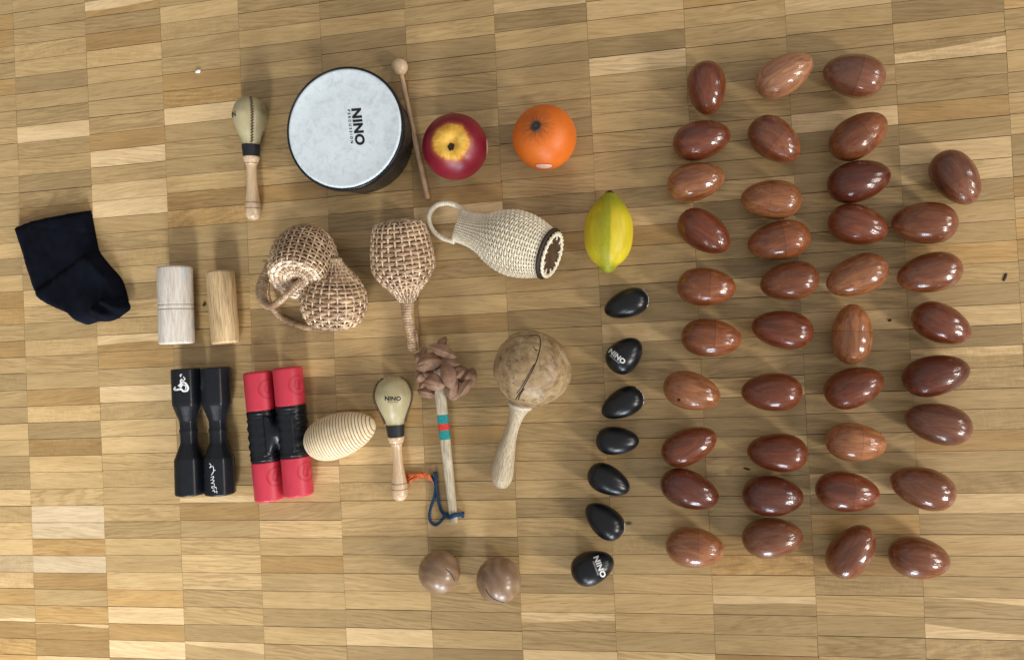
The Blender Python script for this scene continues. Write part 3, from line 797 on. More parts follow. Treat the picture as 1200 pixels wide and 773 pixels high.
# lemon
zl = 0.031
P1 = at(711.6, 320.0, zl - 0.006); P2 = at(714.6, 225, zl - .002)
root = thing('lemon', at(713, 271), 'yellow plastic lemon with green streak above the black egg shakers', 'lemon', 'plastic fruit')
M = frame(P1, P2); Lg = (P2 - P1).length; kk = 28.4 * mpp(713, 270, zl)
pr = smoothprof([(0, 0), (.006 * Lg, .12 * kk), (.025 * Lg, .22 * kk), (.06 * Lg, .31 * kk), (.10 * Lg, .44 * kk), (.17 * Lg, .70 * kk), (.28 * Lg, .91 * kk), (.42 * Lg, 1.0 * kk), (.56 * Lg, 1.0 * kk), (.68 * Lg, .93 * kk), (.79 * Lg, .76 * kk), (.88 * Lg, .54 * kk), (.95 * Lg, .33 * kk), (.985 * Lg, .20 * kk), (Lg, 0)], 5)
pr[0] = (0, 0); pr[-1] = (Lg, 0)
bm = bmesh.new(); revolve(bm, pr, 64)
t = NT('lemon_peel'); v = t.coord()
sp = t.n('ShaderNodeSeparateXYZ'); t.l(v, sp.inputs[0])
nb = t.noise(t.coord((12, 40, 40)), 2.0, 5, 0.65, 0.5); nf = t.noise(v, 420, 3, 0.7)
# green runs as a band along the top of the fruit and over both tips
yy = t.math('ADD', t.math('DIVIDE', sp.outputs[1], kk), t.math('MULTIPLY', t.math('SUBTRACT', nb, 0.5), 0.35))
band = t.ramp(t.math('MULTIPLY_ADD', yy, 0.5, 0.5), [(0.40, 0.0), (0.46, 0.8), (0.60, 0.7), (0.76, 0.25), (0.90, 0.05)])
band = t.math('MULTIPLY', band, t.math('GREATER_THAN', sp.outputs[2], 0.0))
tipu = t.math('ADD', t.math('DIVIDE', sp.outputs[0], Lg), t.math('MULTIPLY', t.math('SUBTRACT', nb, 0.5), 0.12))
tips = t.ramp(tipu, [(0.07, 0.9), (0.14, 0.1), (0.70, 0.1), (0.90, 0.95)])
gf = t.math('MAXIMUM', band, tips)
gf = t.math('MULTIPLY', gf, t.ramp(nf, [(0.3, 0.7), (0.6, 1.0)]))
yel = t.ramp(nb, [(0.3, (0.60, 0.44, 0.012)), (0.7, (0.78, 0.63, 0.03))])
t.set(Base_Color=t.mix(gf, yel, (0.22, 0.27, 0.012)), Roughness=0.45, Specular_IOR_Level=0.4)
vor = t.n('ShaderNodeTexVoronoi'); vor.inputs['Scale'].default_value = 520; t.l(v, vor.inputs['Vector'])
t.bump(vor.outputs['Distance'], 0.22, 0.0006)
link('peel', bm, t.m, M, root)
bm = bmesh.new()
revolve(bm, [(Lg * .965, .0052), (Lg * .982, .0060), (Lg * .998, .0054), (Lg * 1.006, .0030), (Lg * 1.016, .0024), (Lg * 1.018, 0)], 20)
link('stem_button', bm, plain('lemon_stem', (0.03, 0.024, 0.014), 0.6), M, root)

# ------------------------------------------------------------------ wooden cylinders
def cylinder(pA, pB, wpx, lab, mat, groove):
    r = wpx / 2 * mpp((pA[0] + pB[0]) / 2, (pA[1] + pB[1]) / 2, 0.02)
    P1 = at(pA[0], pA[1], r); P2 = at(pB[0], pB[1], r)
    root = thing('wooden_cylinder', at((pA[0] + pB[0]) / 2, (pA[1] + pB[1]) / 2), lab, 'wooden cylinder', 'wooden cylinder shakers')
    M = frame(P1, P2); Lg = (P2 - P1).length
    b = 0.0035
    pr = [(0, 0), (0, r - b)] + [(b - b * cos(a * pi / 12), r - b + b * sin(a * pi / 12)) for a in range(1, 7)]
    if groove:
        g = Lg * groove
        pr += [(g - .004, r), (g - .0032, r - .0008), (g - .0026, r - .0008), (g - .0018, r), (g + .0018, r), (g + .0026, r - .0009), (g + .0034, r - .0009), (g + .0042, r)]
    pr += [(Lg - b + b * sin(a * pi / 12), r - b + b * cos(a * pi / 12)) for a in range(0, 7)] + [(Lg, 0)]
    bm = bmesh.new(); revolve(bm, pr, 56)
    bd = link('body', bm, mat, M, root, auto=40)
    if groove:
        bm = bmesh.new()
        for q in (-.0029, .003):
            revolve(bm, [(g + q - .0004, r - .0012), (g + q - .0003, r - .00055), (g + q + .0003, r - .00055), (g + q + .0004, r - .0012)], 56)
        link('groove_line', bm, plain('groove_grey', (0.36, 0.32, 0.27), 0.7), M, bd)
cylinder((204.8, 312.5), (207.3, 403.0), 39.5, 'thick greyish white wooden cylinder with turned double groove and blue stain', WHITEWASH, .52)
cylinder((258.0, 317.5), (264.6, 402.5), 32.0, 'slimmer yellowish oak-grained wooden cylinder right of the greyish one', PALEOAK, 0)

# ------------------------------------------------------------------ twin shakers
def poly_revolve(bm, prof, n, rot, sy=1, sz=1, cy=0.0, bev=0.30):
    """prismatic lathe with n flats (softened corners)"""
    angs = []
    for k in range(n):
        a = 2 * pi * (k + .5) / n + rot; d = pi / n * bev
        angs += [a - d, a + d]
    rings = []
    for x, r in prof:
        ring = []
        for a in angs:
            R_loc = r / cos(pi / n * (1 - bev)) if r > 0 else 0
            ring.append(bm.verts.new((x, cy + R_loc * cos(a) * sy, R_loc * sin(a) * sz)))
        rings.append(ring)
    m = len(angs)
    for a, b in zip(rings[:-1], rings[1:]):
        for k in range(m): bm.faces.new((a[k], b[k], b[(k + 1) % m], a[(k + 1) % m]))
    bm.faces.new(rings[0][::-1]); bm.faces.new(rings[-1])

root = thing('twin_shaker', at(239, 505), 'pair of joined black dumbbell shakers with white emblem and scribbled writing', 'shaker')
rr = 16.6 * mpp(239, 505, 0.02)
tubes = []
for (xa, ya), (xb, yb) in (((218.3, 431.5), (224.0, 579.0)), ((252.7, 430.0), (258.5, 578.5))):
    P1 = at(xa, ya, rr); P2 = at(xb, yb, rr); M = frame(P1, P2); Lg = (P2 - P1).length
    bm = bmesh.new()
    q = lambda u, f: (u * Lg, rr * f)
    poly_revolve(bm, [q(0, .86), q(.004, .95), q(.012, 1.0), q(.26, 1.0), q(.285, .985), q(.30, .94), q(.41, .60), q(.43, .57), q(.475, .56), q(.485, .61), q(.505, .61), q(.512, .57), q(.555, .56), q(.585, .565), q(.60, .60), q(.70, .93), q(.72, 1.0), q(.985, 1.03), q(.996, .98), q(1.0, .88)], 8, pi / 8)
    tubes.append(link('shaker_tube', bm, BLACK, M, root))
    wn = tubes[-1].modifiers.new('soft_edges', 'WEIGHTED_NORMAL'); wn.weight = 80; tubes[-1]['fr'] = 0
# short bridge where the wide ends meet
for yy_ in (452, 556):
    a_, b_ = at(218.3 + (yy_ - 431) * .0385 + 4, yy_, rr * .75), at(252.7 + (yy_ - 431) * .0385 - 4, yy_, rr * .75)
    bm = bmesh.new(); tube(bm, [a_ - root.location, b_ - root.location], 0.006, 10)
    link('bridge', bm, BLACK, Matrix.Translation(root.location), root)
del tubes[0]['fr'], tubes[1]['fr']
# emblem: a loose white swirl with a ring at lower right and a tail up
P = at(210.8, 448.5, 2 * rr); m = mpp(210, 448, 2 * rr); r_, u_, v_ = img_axes(P)
def emb(pts): return [(x * m, -y * m) for x, y in pts]
bm = stroke(emb([(-4.5, 4.5), (-5.5, 7.5), (-3, 8), (-1, 7.5), (2, 7.5), (4, 9.5), (8, 9), (9, 5.5), (7, 1.5), (4.5, -.5), (2.5, 1)]), 2.1 * m)
stroke(emb([(1, 6.5), (2.5, 3), (5, 2.6), (6.8, 5), (6.2, 7.8)]), 1.2 * m, bm)
stroke(emb([(-1, 4.2), (1, 2), (3.6, -1)]), 3.2 * m, bm)
stroke(emb([(1.2, 0), (.8, -3.4), (2.6, -4.2)]), 1.6 * m, bm)
stroke(emb([(3, -2), (5.2, -4.4), (4.6, -6)]), 1.3 * m, bm)
stroke(emb([(1, -7), (.2, -9.2), (2, -10)]), 1.2 * m, bm)
stroke(emb([(3.4, -7.2), (4.6, -6.6)]), 1.2 * m, bm)
project(bm, 'white_emblem', P, r_, u_, WHITEINK, tubes[0], [tubes[0]], 0.0003, 1)
P = at(248.5, 561, 2 * rr); m = mpp(248, 561, 2 * rr); r_, u_, v_ = img_axes(P)
bm = stroke(emb([(-4.2, -18), (-2, -16), (-3.4, -13), (0, -14.5), (1, -9), (-1, -4.5)]), .75 * m)
stroke(emb([(1, -9), (3, -10.5)]), .7 * m, bm)
stroke(emb([(-1.5, -2), (1.8, -3), (.2, .5), (-1.4, 1), (2.2, 1.2), (1, 4), (-.8, 4.6), (2.6, 5)]), .7 * m, bm)
stroke(emb([(2.6, 5), (3, 8), (.6, 8.4), (1.2, 10.5), (4.6, 9), (5.6, 11.5)]), .7 * m, bm)
stroke(emb([(1.8, 14), (3, 11.8), (4, 15), (6, 13.4), (6.6, 16)]), .7 * m, bm)
project(bm, 'scribbled_writing', P, r_, u_, WHITEINK, tubes[1], [tubes[1]], 0.0003, 1)

root = thing('twin_shaker', at(327, 508), 'double shaker with four red caps joined by a black ribbed grip', 'shaker')
rr = 17.4 * mpp(327, 508, 0.02)
def zq(x, y): return 180 + x / 3.682, 400 + y / 3.682
caps = []
GRIPX = []
for (xa, ya), (xb, yb), u0, u1 in (((451, 128), (502, 684), .305, .695), ((577, 110), (628, 664), .30, .695)):
    a_, b_ = zq(xa, ya), zq(xb, yb)
    P1 = at(*a_, rr); P2 = at(*b_, rr); M = frame(P1, P2); Lg = (P2 - P1).length
    for lo, hi in ((0, u0), (u1, 1.0)):
        bm = bmesh.new()
        b = .004
        pr = [(lo * Lg, 0), (lo * Lg, rr - b)] + [(lo * Lg + b - b * cos(a * pi / 10), rr - b + b * sin(a * pi / 10)) for a in range(1, 6)] + \
             [(hi * Lg - b * .35, rr), (hi * Lg, rr - b * .35), (hi * Lg, 0)]
        if lo > 0:
            pr = [(lo * Lg, 0), (lo * Lg, rr - b * .35), (lo * Lg + b * .35, rr)] + [(hi * Lg - b + b * sin(a * pi / 10), rr - b + b * cos(a * pi / 10)) for a in range(0, 6)] + [(hi * Lg, 0)]
        revolve(bm, pr, 56, sy=.985)
        caps.append((link('red_cap', bm, RED, M, root, auto=40), (lo + hi) / 2))
    # grip sleeve with rounded ribs on the outer sides
    bm = bmesh.new()
    n = 60; segs = 56; rings = []
    for i in range(n + 1):
        u = u0 + (u1 - u0) * i / n; s = i / n
        ring = []
        for k in range(segs):
            a = 2 * pi * k / segs
            base = rr * (.965 if .12 < s < .9 else 1.0 if .03 < s < .97 else .985)
            rib = 0
            if .16 < s < .88:
                outer = abs(cos(a)) ** 1.2 * (1 if (cos(a) > 0) == (xa > 500) or True else 0)
                rib = .055 * rr * max(0, sin((s - .16) / .72 * 4 * 2 * pi - pi / 2)) * outer
                rib = .10 * rr * (0.5 + 0.5 * cos((s - .16) / .72 * 4.0 * 2 * pi)) * outer
            R0 = base + rib
            ring.append(bm.verts.new((u * Lg, R0 * cos(a), R0 * sin(a))))
        rings.append(ring)
    for a, b in zip(rings[:-1], rings[1:]):
        for k in range(segs): bm.faces.new((a[k], b[k], b[(k + 1) % segs], a[(k + 1) % segs]))
    gp = link('grip', bm, BLACK, M, root, auto=50)
    for uu in (u0 + .018, u1 - .018):
        bm = bmesh.new()
        revolve(bm, [(uu * Lg - .0016, rr * .9), (uu * Lg - .0012, rr * 1.012), (uu * Lg + .0012, rr * 1.012), (uu * Lg + .0016, rr * .9)], 48)
        link('grip_ring', bm, BLACK, M, gp)
# web between the two grips
bm = bmesh.new()
pts = []
A1, A2 = zq(470, 320), zq(486, 490); B1, B2 = zq(594, 306), zq(610, 476)
hz = 1.45 * rr
grid = []
for i in range(13):
    s = i / 12; row = []
    for k in range(13):
        w = k / 12
        xa_, ya_ = A1[0] + (A2[0] - A1[0]) * s, A1[1] + (A2[1] - A1[1]) * s
        xb_, yb_ = B1[0] + (B2[0] - B1[0]) * s, B1[1] + (B2[1] - B1[1]) * s
        z = rr * (1.93 - 1.0 * exp(-((w - .5) / .26) ** 2) * abs(2 * s - 1) ** 1.3 - .10 * exp(-((w - .5) / .2) ** 2))
        row.append(bm.verts.new(at(xa_ + (xb_ - xa_) * w, ya_ + (yb_ - ya_) * w, z) - root.location))
    grid.append(row)
for a, b in zip(grid[:-1], grid[1:]):
    for k in range(12): bm.faces.new((a[k], a[k + 1], b[k + 1], b[k]))
r2 = bmesh.ops.extrude_face_region(bm, geom=bm.faces[:])
for v in [g for g in r2['geom'] if isinstance(g, bmesh.types.BMVert)]: v.co.z -= 0.012
link('web', bm, BLACK, Matrix.Translation(root.location), root)
for cp, (ex, ey) in zip(caps, ((512, 205), (548, 582), (640, 187), (680, 560))):
    ex, ey = zq(ex, ey)
    P = at(ex, ey, rr * 1.6); m = mpp(ex, ey, rr * 1.6); r_, u_, v_ = img_axes(P)
    rt = (r_ * .8 - v_ * .6).normalized()
    bm = bmesh.new()
    circ = [(cos(2 * pi * i / 24), sin(2 * pi * i / 24)) for i in range(25)]
    stroke([(x * 11 * m, y * 11 * m) for x, y in circ], .9 * m, bm)
    stroke([(x * m, y * m) for x, y in ((-4, 6), (-4.6, -3), (-1, -5), (3, -4))], 1.2 * m, bm)
    stroke([(x * m, y * m) for x, y in ((1, -5), (.6, 5), (4, 6), (5, 3), (1.6, .6))], 1.2 * m, bm)
    project(bm, 'embossed_emblem', P, rt, u_, REDSHADE, cp[0], [cp[0]], 0.00035, 1)

# ------------------------------------------------------------------ ridged wooden egg
zc = 27.5 * mpp(398, 511, 0.03)
A = zq(653, 452); B = zq(958, 352)
root_c = at((A[0] + B[0]) / 2, (A[1] + B[1]) / 2, zc)
P1 = at(A[0] + 1, A[1], zc); P2 = at(B[0] - 1, B[1], zc - .004); M = frame(P1, P2); Lg = (P2 - P1).length
root = thing('ridged_egg', Vector((root_c.x, root_c.y, 0)), 'pale wooden egg with turned ridges all round, touching the red capped shaker', 'ridged egg')
bm = bmesh.new(); prof = []
n = 460; nr = 23
def eggr(u):
    a = math.acos(max(-1, min(1, 1 - 2 * u))); x = -cos(a)
    return max(0, sin(a) * (1 - .16 * x) * (1 - .06 * (1 - x * x)) * zc * 1.0)
for i in range(n + 1):
    u = 0.5 - 0.5 * cos(pi * i / n)
    r = eggr(u)
    if .09 < u < .985:
        s = (u - .09) / (.895) * nr; fr = s - math.floor(s)
        d = max(0, 1 - abs(fr - .5) / .17)
        r -= 0.00125 * min(1, d * 1.6) * min(1, r / .008)
    prof.append((u * Lg, r if 0 < i < n else 0))
revolve(bm, prof, 72)
t = NT('ridged_pale_wood'); 
v = t.coord((20, 35, 35)); nn = t.noise(v, 2.2, 5, .6, .5)
geo = t.n('ShaderNodeNewGeometry')
sp = t.n('ShaderNodeSeparateXYZ'); t.l(t.coord(), sp.inputs[0])
u = t.math('DIVIDE', sp.outputs[0], Lg)
s = t.math('FRACT', t.math('MULTIPLY', t.math('SUBTRACT', u, .09), nr / .895))
gr = t.math('LESS_THAN', t.math('ABSOLUTE', t.math('SUBTRACT', s, .5)), .13)
gr = t.math('MULTIPLY', gr, t.math('MULTIPLY', t.math('GREATER_THAN', u, .09), t.math('LESS_THAN', u, .985)))
c = t.ramp(nn, [(.3, (.66, .52, .33)), (.7, (.80, .68, .47))])
t.set(Base_Color=t.mix(gr, c, (.40, .26, .13)), Roughness=.5, Specular_IOR_Level=.35)
link('body', bm, t.m, M, root)

# ------------------------------------------------------------------ wooden balls
t = NT('ball_wood'); v = t.coord((1, 1, 1))
wv = t.n('ShaderNodeTexWave', wave_type='BANDS', bands_direction='X'); wv.inputs['Scale'].default_value = 22; wv.inputs['Distortion'].default_value = 7; wv.inputs['Detail'].default_value = 3; wv.inputs['Detail Scale'].default_value = 1.2
t.l(v, wv.inputs['Vector'])
n1 = t.noise(t.coord((80, 14, 14)), 2, 5, .6, .4)
c = t.ramp(wv.outputs['Fac'], [(.1, (.235, .140, .078)), (.6, (.27, .165, .094)), (.95, (.295, .185, .108))])
c = t.mix(.8, c, t.ramp(n1, [(.3, (.75, .7, .66)), (.65, (1.1, 1.1, 1.1))]), 'MULTIPLY')
t.set(Base_Color=c, Roughness=.4, Coat_Weight=.4, Coat_Roughness=.2).bump(n1, .08, .0005)
BALLW = t.m
SLIT = plain('dark_slit', (0.03, 0.018, 0.012), 0.8)
for cx, cy, rp, rz, slit, lab in ((515, 669.5, 24.6, 1.2, [(7, -3), (11, -.5), (15, 4), (18.5, 10.5)], 'smaller wooden ball with short slit at the bottom of the floor, left of its twin'),
                       (584.5, 679.3, 26.3, 0.3, [(-15.5, 10), (-11, 17), (-4, 22), (4, 25.0), (7, 25.2)], 'larger wooden ball with curved slit along its lower left edge')):
    R = rp * mpp(cx, cy, .027); cc = at(cx, cy, R)
    root = thing('wooden_ball', Vector((cc.x, cc.y, 0)), lab, 'wooden ball', 'wooden ball shakers')
    bm = bmesh.new()
    revolve(bm, [(-R * cos(pi * i / 40), R * sin(pi * i / 40) if 0 < i < 40 else 0) for i in range(41)], 56)
    b = link('ball', bm, BALLW, Matrix.Translation(cc) @ Euler((.4, .3, rz)).to_matrix().to_4x4(), root)
    r_, u_, v_ = img_axes(cc); m = mpp(cx, cy, .04)
    bm = stroke([(x * m * .97, -y * m * .97) for x, y in slit], .95 * m)
    project(bm, 'slit', cc, r_, u_, SLIT, b, [b], 0.00012, 1)

# ------------------------------------------------------------------ gourd maraca
def zg(x, y): return 420 + x / 3.222, 380 + y / 3.222
t = NT('dried_gourd'); v = t.coord()
n1 = t.noise(v, 45, 6, .68, .6); n2 = t.noise(v, 16, 4, .6, .8); n3 = t.noise(v, 150, 4, .7)
c = t.ramp(n1, [(.33, (.17, .10, .045)), (.45, (.34, .225, .115)), (.58, (.44, .315, .17)), (.7, (.56, .43, .26))])
c = t.mix(t.ramp(n2, [(.54, 0.0), (.64, .7)]), c, (.30, .22, .155))
n4 = t.noise(t.coord((26, 26, 90)), 2.0, 5, .7, 1.0)
c = t.mix(.8, c, t.ramp(n4, [(.34, (.62, .56, .5)), (.56, (1.08, 1.08, 1.08))]), 'MULTIPLY')
n5 = t.noise(v, 60, 3, .6, .2)
c = t.mix(t.ramp(n5, [(.62, 0.0), (.70, .7)]), c, (.10, .062, .035))
c = t.mix(t.ramp(n3, [(.32, .9), (.42, 0.0)]), c, (.07, .04, .02))
t.set(Base_Color=c, Roughness=.42, Specular_IOR_Level=.45).bump(n1, .3, .001)
GOURD = t.m
root = thing('gourd_maraca', at(610, 480), 'big brown gourd maraca with dark cracked seam and pale wooden handle', 'maraca')
rg = 44.5 * mpp(622, 432, .04); cg = at(623.5, 431.5, rg)
bm = bmesh.new(); bmesh.ops.create_uvsphere(bm, u_segments=72, v_segments=48, radius=1.0)
r_, u_, v_ = img_axes(cg)
ax_h = (at(*zg(615, 300), .03) - cg).normalized()
for v in bm.verts:
    d = v.co.normalized()
    k = 1.0 + .035 * noise.noise(d * 1.5 + Vector((3, 1, 7))) + .012 * noise.noise(d * 4)
    right = d.dot(r_); upd = d.dot(u_)
    k *= 1 + .045 * max(0, right) * (1 - .6 * max(0, upd)) - .06 * max(0, d.dot((r_ + u_).normalized()) - .55) * 1.4
    k *= 1 + .07 * max(0, d.dot(ax_h) - .8)
    v.co = d * rg * k
# rest it on the floor
zmin = min(v.co.z for v in bm.verts); cg.z = -zmin + .0002
head = link('gourd', bm, GOURD, Matrix.Translation(cg), root)
m = mpp(622, 432, 2 * rg)
P = cg.copy(); r_, u_, v_ = img_axes(cg)
def rel(x, y):
    px, py = zg(x, y); return ((px - 623.5) * mpp(622, 432, rg), -(py - 431.5) * mpp(622, 432, rg))
bm = stroke([rel(*p) for p in ((645, 46), (680, 46), (687, 70), (683, 100), (672, 140), (655, 178), (640, 205), (622, 238), (606, 262), (596, 280))], .0013)
stroke([rel(*p) for p in ((664, 150), (650, 176), (632, 208), (613, 240), (600, 256))], .0011, bm)
stroke([rel(*p) for p in ((645, 46), (610, 46), (575, 56))], .0007, bm)
stroke([rel(*p) for p in ((628, 238), (612, 262), (606, 280))], .0016, bm)
project(bm, 'crack', P, r_, u_, plain('dark_crack', (.045, .02, .012), .8), head, [head], .00015, 1)
PA = at(*zg(617, 290), .029); PB = at(*zg(535, 617), .0165)
M = frame(PA, PB); Lg = (PB - PA).length; m = mpp(590, 540, .02)
hp = smoothprof([(0, 11.5 * m), (.03 * Lg, 13.2 * m), (.055 * Lg, 13.4 * m), (.075 * Lg, 12.6 * m), (.10 * Lg, 11.2 * m), (.16 * Lg, 9.0 * m), (.26 * Lg, 7.8 * m), (.36 * Lg, 7.9 * m), (.5 * Lg, 9.6 * m), (.65 * Lg, 12.0 * m), (.78 * Lg, 13.2 * m), (.89 * Lg, 12.4 * m), (.96 * Lg, 8.8 * m), (.99 * Lg, 4.6 * m), (Lg, 0)], 6)
hp[-1] = (Lg, 0)
bm = bmesh.new()
off = lambda x: (-.0042 * sin(pi * x / Lg), 0)
revolve(bm, hp, 40, off=off)
link('handle', bm, GOURDHANDLE, M, root, auto=60)
bm = bmesh.new()
revolve(bm, [(.028 * Lg, 12.6 * m), (.032 * Lg, 14.0 * m), (.062 * Lg, 14.0 * m), (.068 * Lg, 12.6 * m)], 40, off=off)
link('collar', bm, plain('cream_collar', (.62, .54, .43), .5), M, root)

# ------------------------------------------------------------------ seed shell rattle
t = NT('seed_shell'); v = t.coord((1, 1, 1))
n1 = t.noise(v, 60, 5, .65, .4)
c = t.ramp(n1, [(.3, (.19, .10, .06)), (.7, (.37, .22, .14))])
t.set(Base_Color=c, Roughness=.5, Specular_IOR_Level=.35).bump(t.noise(v, 180, 4), .2, .0008)
SHELL = t.m
def zs(x, y): return 480 + x / 9.09, 395 + y / 9.09
root = thing('shell_rattle', at(522, 530), 'rattle of brown seed shells on a painted pale stick with blue cord', 'rattle')
PA = at(512.8, 430, .017); PB = at(532.0, 611.5, .0058)
M = frame(PA, PB); Lg = (PB - PA).length; m = mpp(522, 520, .01)
def stick_sec(u):                          # half width, half thickness
    return (6.3 - 1.7 * max(0, u - .35) / .65 - (1.2 * max(0, .2 - u) / .2)) * m, (4.6 - .9 * u) * m
def slab(bm, u0, u1, grow=0.0, nseg=10):
    rings = []
    for i in range(nseg + 1):
        u = u0 + (u1 - u0) * i / nseg
        hw, ht = stick_sec(u); hw += grow; ht += grow
        ring = []
        for k in range(20):
            a = 2 * pi * k / 20; ca, sa = cos(a), sin(a)
            ring.append(bm.verts.new((u * Lg, hw * math.copysign(abs(ca) ** .55, ca), ht * math.copysign(abs(sa) ** .55, sa))))
        rings.append(ring)
    for a, b in zip(rings[:-1], rings[1:]):
        for k in range(20): bm.faces.new((a[k], b[k], b[(k + 1) % 20], a[(k + 1) % 20]))
    bm.faces.new(rings[0][::-1]); bm.faces.new(rings[-1])
bm = bmesh.new(); slab(bm, -.03, 1.0, 0, 24)
stk = link('stick', bm, PALESTICK, M, root, auto=50)
ub = lambda zy: ((380 + zy / 3.222) - 430) / (611.5 - 430)
for a, b, nm, colr in ((339, 371.5, 'painted_band', (.02, .25, .25)), (372, 396.5, 'painted_band', (.60, .045, .03)), (397, 432, 'painted_band', (.02, .25, .25))):
    bm = bmesh.new(); slab(bm, ub(a), ub(b), .0002, 2)
    link(nm, bm, plain('band_paint', colr, .6, .3, .2, 250), M, stk, auto=50)
# shells: centre, half length, half width (zoom px), direction, height, tilt
SH = [(150, 150, 45, 26, 60, .020, .2), (352, 148, 138, 52, -22, .033, .1), (196, 285, 128, 74, 14, .030, -.2), (425, 265, 98, 34, -12, .027, .3), (345, 58, 62, 36, 60, .014, .4),
      (405, 408, 132, 66, -66, .039, .0), (262, 488, 112, 70, -10, .036, .0), (115, 418, 60, 56, 40, .014, .2), (185, 590, 100, 50, -10, .012, .1), (455, 545, 110, 55, 75, .027, .2),
      (500, 610, 78, 44, 40, .014, -.2), (625, 445, 105, 72, 66, .018, .1), (590, 530, 100, 46, 55, .026, .5), (525, 380, 80, 56, 40, .022, .5), (100, 215, 50, 40, 70, .013, 0), (300, 250, 80, 40, 45, .017, .0), (330, 590, 80, 40, 10, .012, 0), (330, 335, 70, 34, 20, .024, .2), (425, 500, 90, 40, 62, .020, .1), (215, 400, 80, 40, -30, .020, 0), (560, 480, 90, 44, 30, .015, .1), (255, 205, 70, 34, 30, .022, .2), (480, 330, 75, 34, 10, .022, -.1), (150, 510, 60, 34, 50, .012, 0)]
rs = random.Random(3)
for cx, cy, hl, hw, ang, z, tl in SH:
    px, py = zs(cx, cy); m9 = mpp(px, py, z) / 9.09
    bm = bmesh.new()
    nu, nv = 26, 20
    a_, b_ = hl * m9 * 1.2, hw * m9 * 1.55; th = b_ * .58
    # a cupped shell: closed lens with pointed ends, hollow underneath
    top, bot = [], []
    for i in range(nu + 1):
        s = -1 + 2 * i / nu
        wd = (max(0, 1 - abs(s) ** 2.1)) ** .62 * (1 - .14 * s)
        rt, rb = [], []
        for k in range(nv + 1):
            w = -1 + 2 * k / nv
            e1 = max(0, 1 - abs(s) ** 1.7) ** .85; e2 = .72 * max(0, 1 - abs(s) ** 2.6) ** .7
            y = b_ * (w * e1 if w > 0 else w * e2)
            ds = (1 - abs(w) ** 1.5) * (1 + .22 * exp(-((w - .3) / .16) ** 2)) * (1 - .16 * exp(-((w + .12) / .1) ** 2))
            camb = .34 * b_ * (1 - s * s)
            x = a_ * s
            lump = noise.noise(Vector((s * 1.6 + cx, w * 1.4, cy))) * .16 + noise.noise(Vector((s * 5 + cy, w * 4, cx))) * .07
            z_ = th * max(wd, .12) * (ds + lump * (1 - w * w)) + camb
            rt.append(bm.verts.new((x, y, z_)))
            rb.append(bm.verts.new((x, y * .97, z_ - th * (.10 + .34 * max(wd, .12) * (1 - w * w)))))
        top.append(rt); bot.append(rb)
    for i in range(nu):
        for k in range(nv):
            bm.faces.new((top[i][k], top[i + 1][k], top[i + 1][k + 1], top[i][k + 1]))
            bm.faces.new((bot[i][k], bot[i][k + 1], bot[i + 1][k + 1], bot[i + 1][k]))
    for i in range(nu):
        for k in (0, nv):
            bm.faces.new((top[i][k], top[i + 1][k], bot[i + 1][k], bot[i][k]))
    bmesh.ops.remove_doubles(bm, verts=bm.verts[:], dist=1e-6)
    c_ = at(px, py, z)
    R3 = Euler((tl, rs.uniform(-.25, .25), radians(ang) - .05), 'XYZ').to_matrix().to_4x4()
    zlow = min((R3 @ v.co).z for v in bm.verts)
    c_.z = max(z - th * .5, -zlow + .0004)
    link('seed_shell', bm, SHELL, Matrix.Translation(c_) @ R3, root)
TWINE = plain('blue_twine', (.020, .058, .125), .85, .2, .35, 900, .4, 900)
def zt_(x, y): return 470 + x / 9.66, 540 + y / 9.66
bm = bmesh.new()
def twist(pts, z, r, bm, n=10, turns=None):
    """two-ply cord along pixel points"""
    P = smoothprof([(*zt_(x, y), zz) for (x, y), zz in zip(pts, z)], n)
    W3 = [at(x, y, max(zz, r * 1.5)) - root.location for x, y, zz in P]
    for ph in (0, pi):
        q = []
        for i, w in enumerate(W3):
            t_ = (W3[min(i + 1, len(W3) - 1)] - W3[max(i - 1, 0)]).normalized()
            s_ = t_.cross(Vector((0, 0, 1))).normalized(); a = i * 1.1 + ph
            q.append(w + s_ * cos(a) * r * .6 + Vector((0, 0, 1)) * sin(a) * r * .6)
        tube(bm, q, r * .72, 7)
r0 = .0016
lp = [(392, 290), (380, 400), (345, 500), (322, 600), (335, 680), (385, 722), (430, 700), (485, 640), (520, 612)]
twist(lp, [.004, .003, .002, .002, .002, .002, .002, .003, .005], r0, bm)
lp = [(396, 290), (412, 400), (432, 500), (462, 575), (520, 612)]
twist(lp, [.005, .004, .003, .003, .006], r0, bm)
lp = [(340, 170), (372, 215), (395, 290)]
twist(lp, [.003, .004, .005], r0, bm)
lp = [(385, 130), (392, 200), (395, 290)]
twist(lp, [.004, .005, .005], r0 * 1.25, bm)
for dz, (ya, yb) in ((0, (625, 600)), (.001, (640, 612))):
    twist([(515, 612), (555, ya), (610, yb + 4), (655, yb), (700, yb - 3)], [.004, .0125, .0125, .009, .004], r0 * 1.15, bm)
twist([(515, 618), (490, 610), (530, 600)], [.004, .006, .006], r0 * 1.5, bm)
twist([(688, 612), (706, 580)], [.003, .003], r0, bm)
twist([(692, 608), (702, 632)], [.003, .003], r0, bm)
link('cord', bm, TWINE, Matrix.Translation(root.location), root)
bm = bmesh.new()
for k in range(26):
    e = (66 + rs.uniform(-6, 14), 165 + rs.uniform(-35, 85))
    mid = (190 + rs.uniform(-10, 10), 155 + rs.uniform(-28, 40)); mid2 = (300 + rs.uniform(-8, 8), 165 + rs.uniform(-20, 25))
    P = smoothprof([(*zt_(*e), .002 + rs.random() * .003), (*zt_(*mid), .003 + rs.random() * .004), (*zt_(*mid2), .004 + rs.random() * .004), (*zt_(360, 235), .005), (*zt_(392, 262), .005)], 6)
    tube(bm, [at(x, y, z) - root.location for x, y, z in P], .00062, 5)
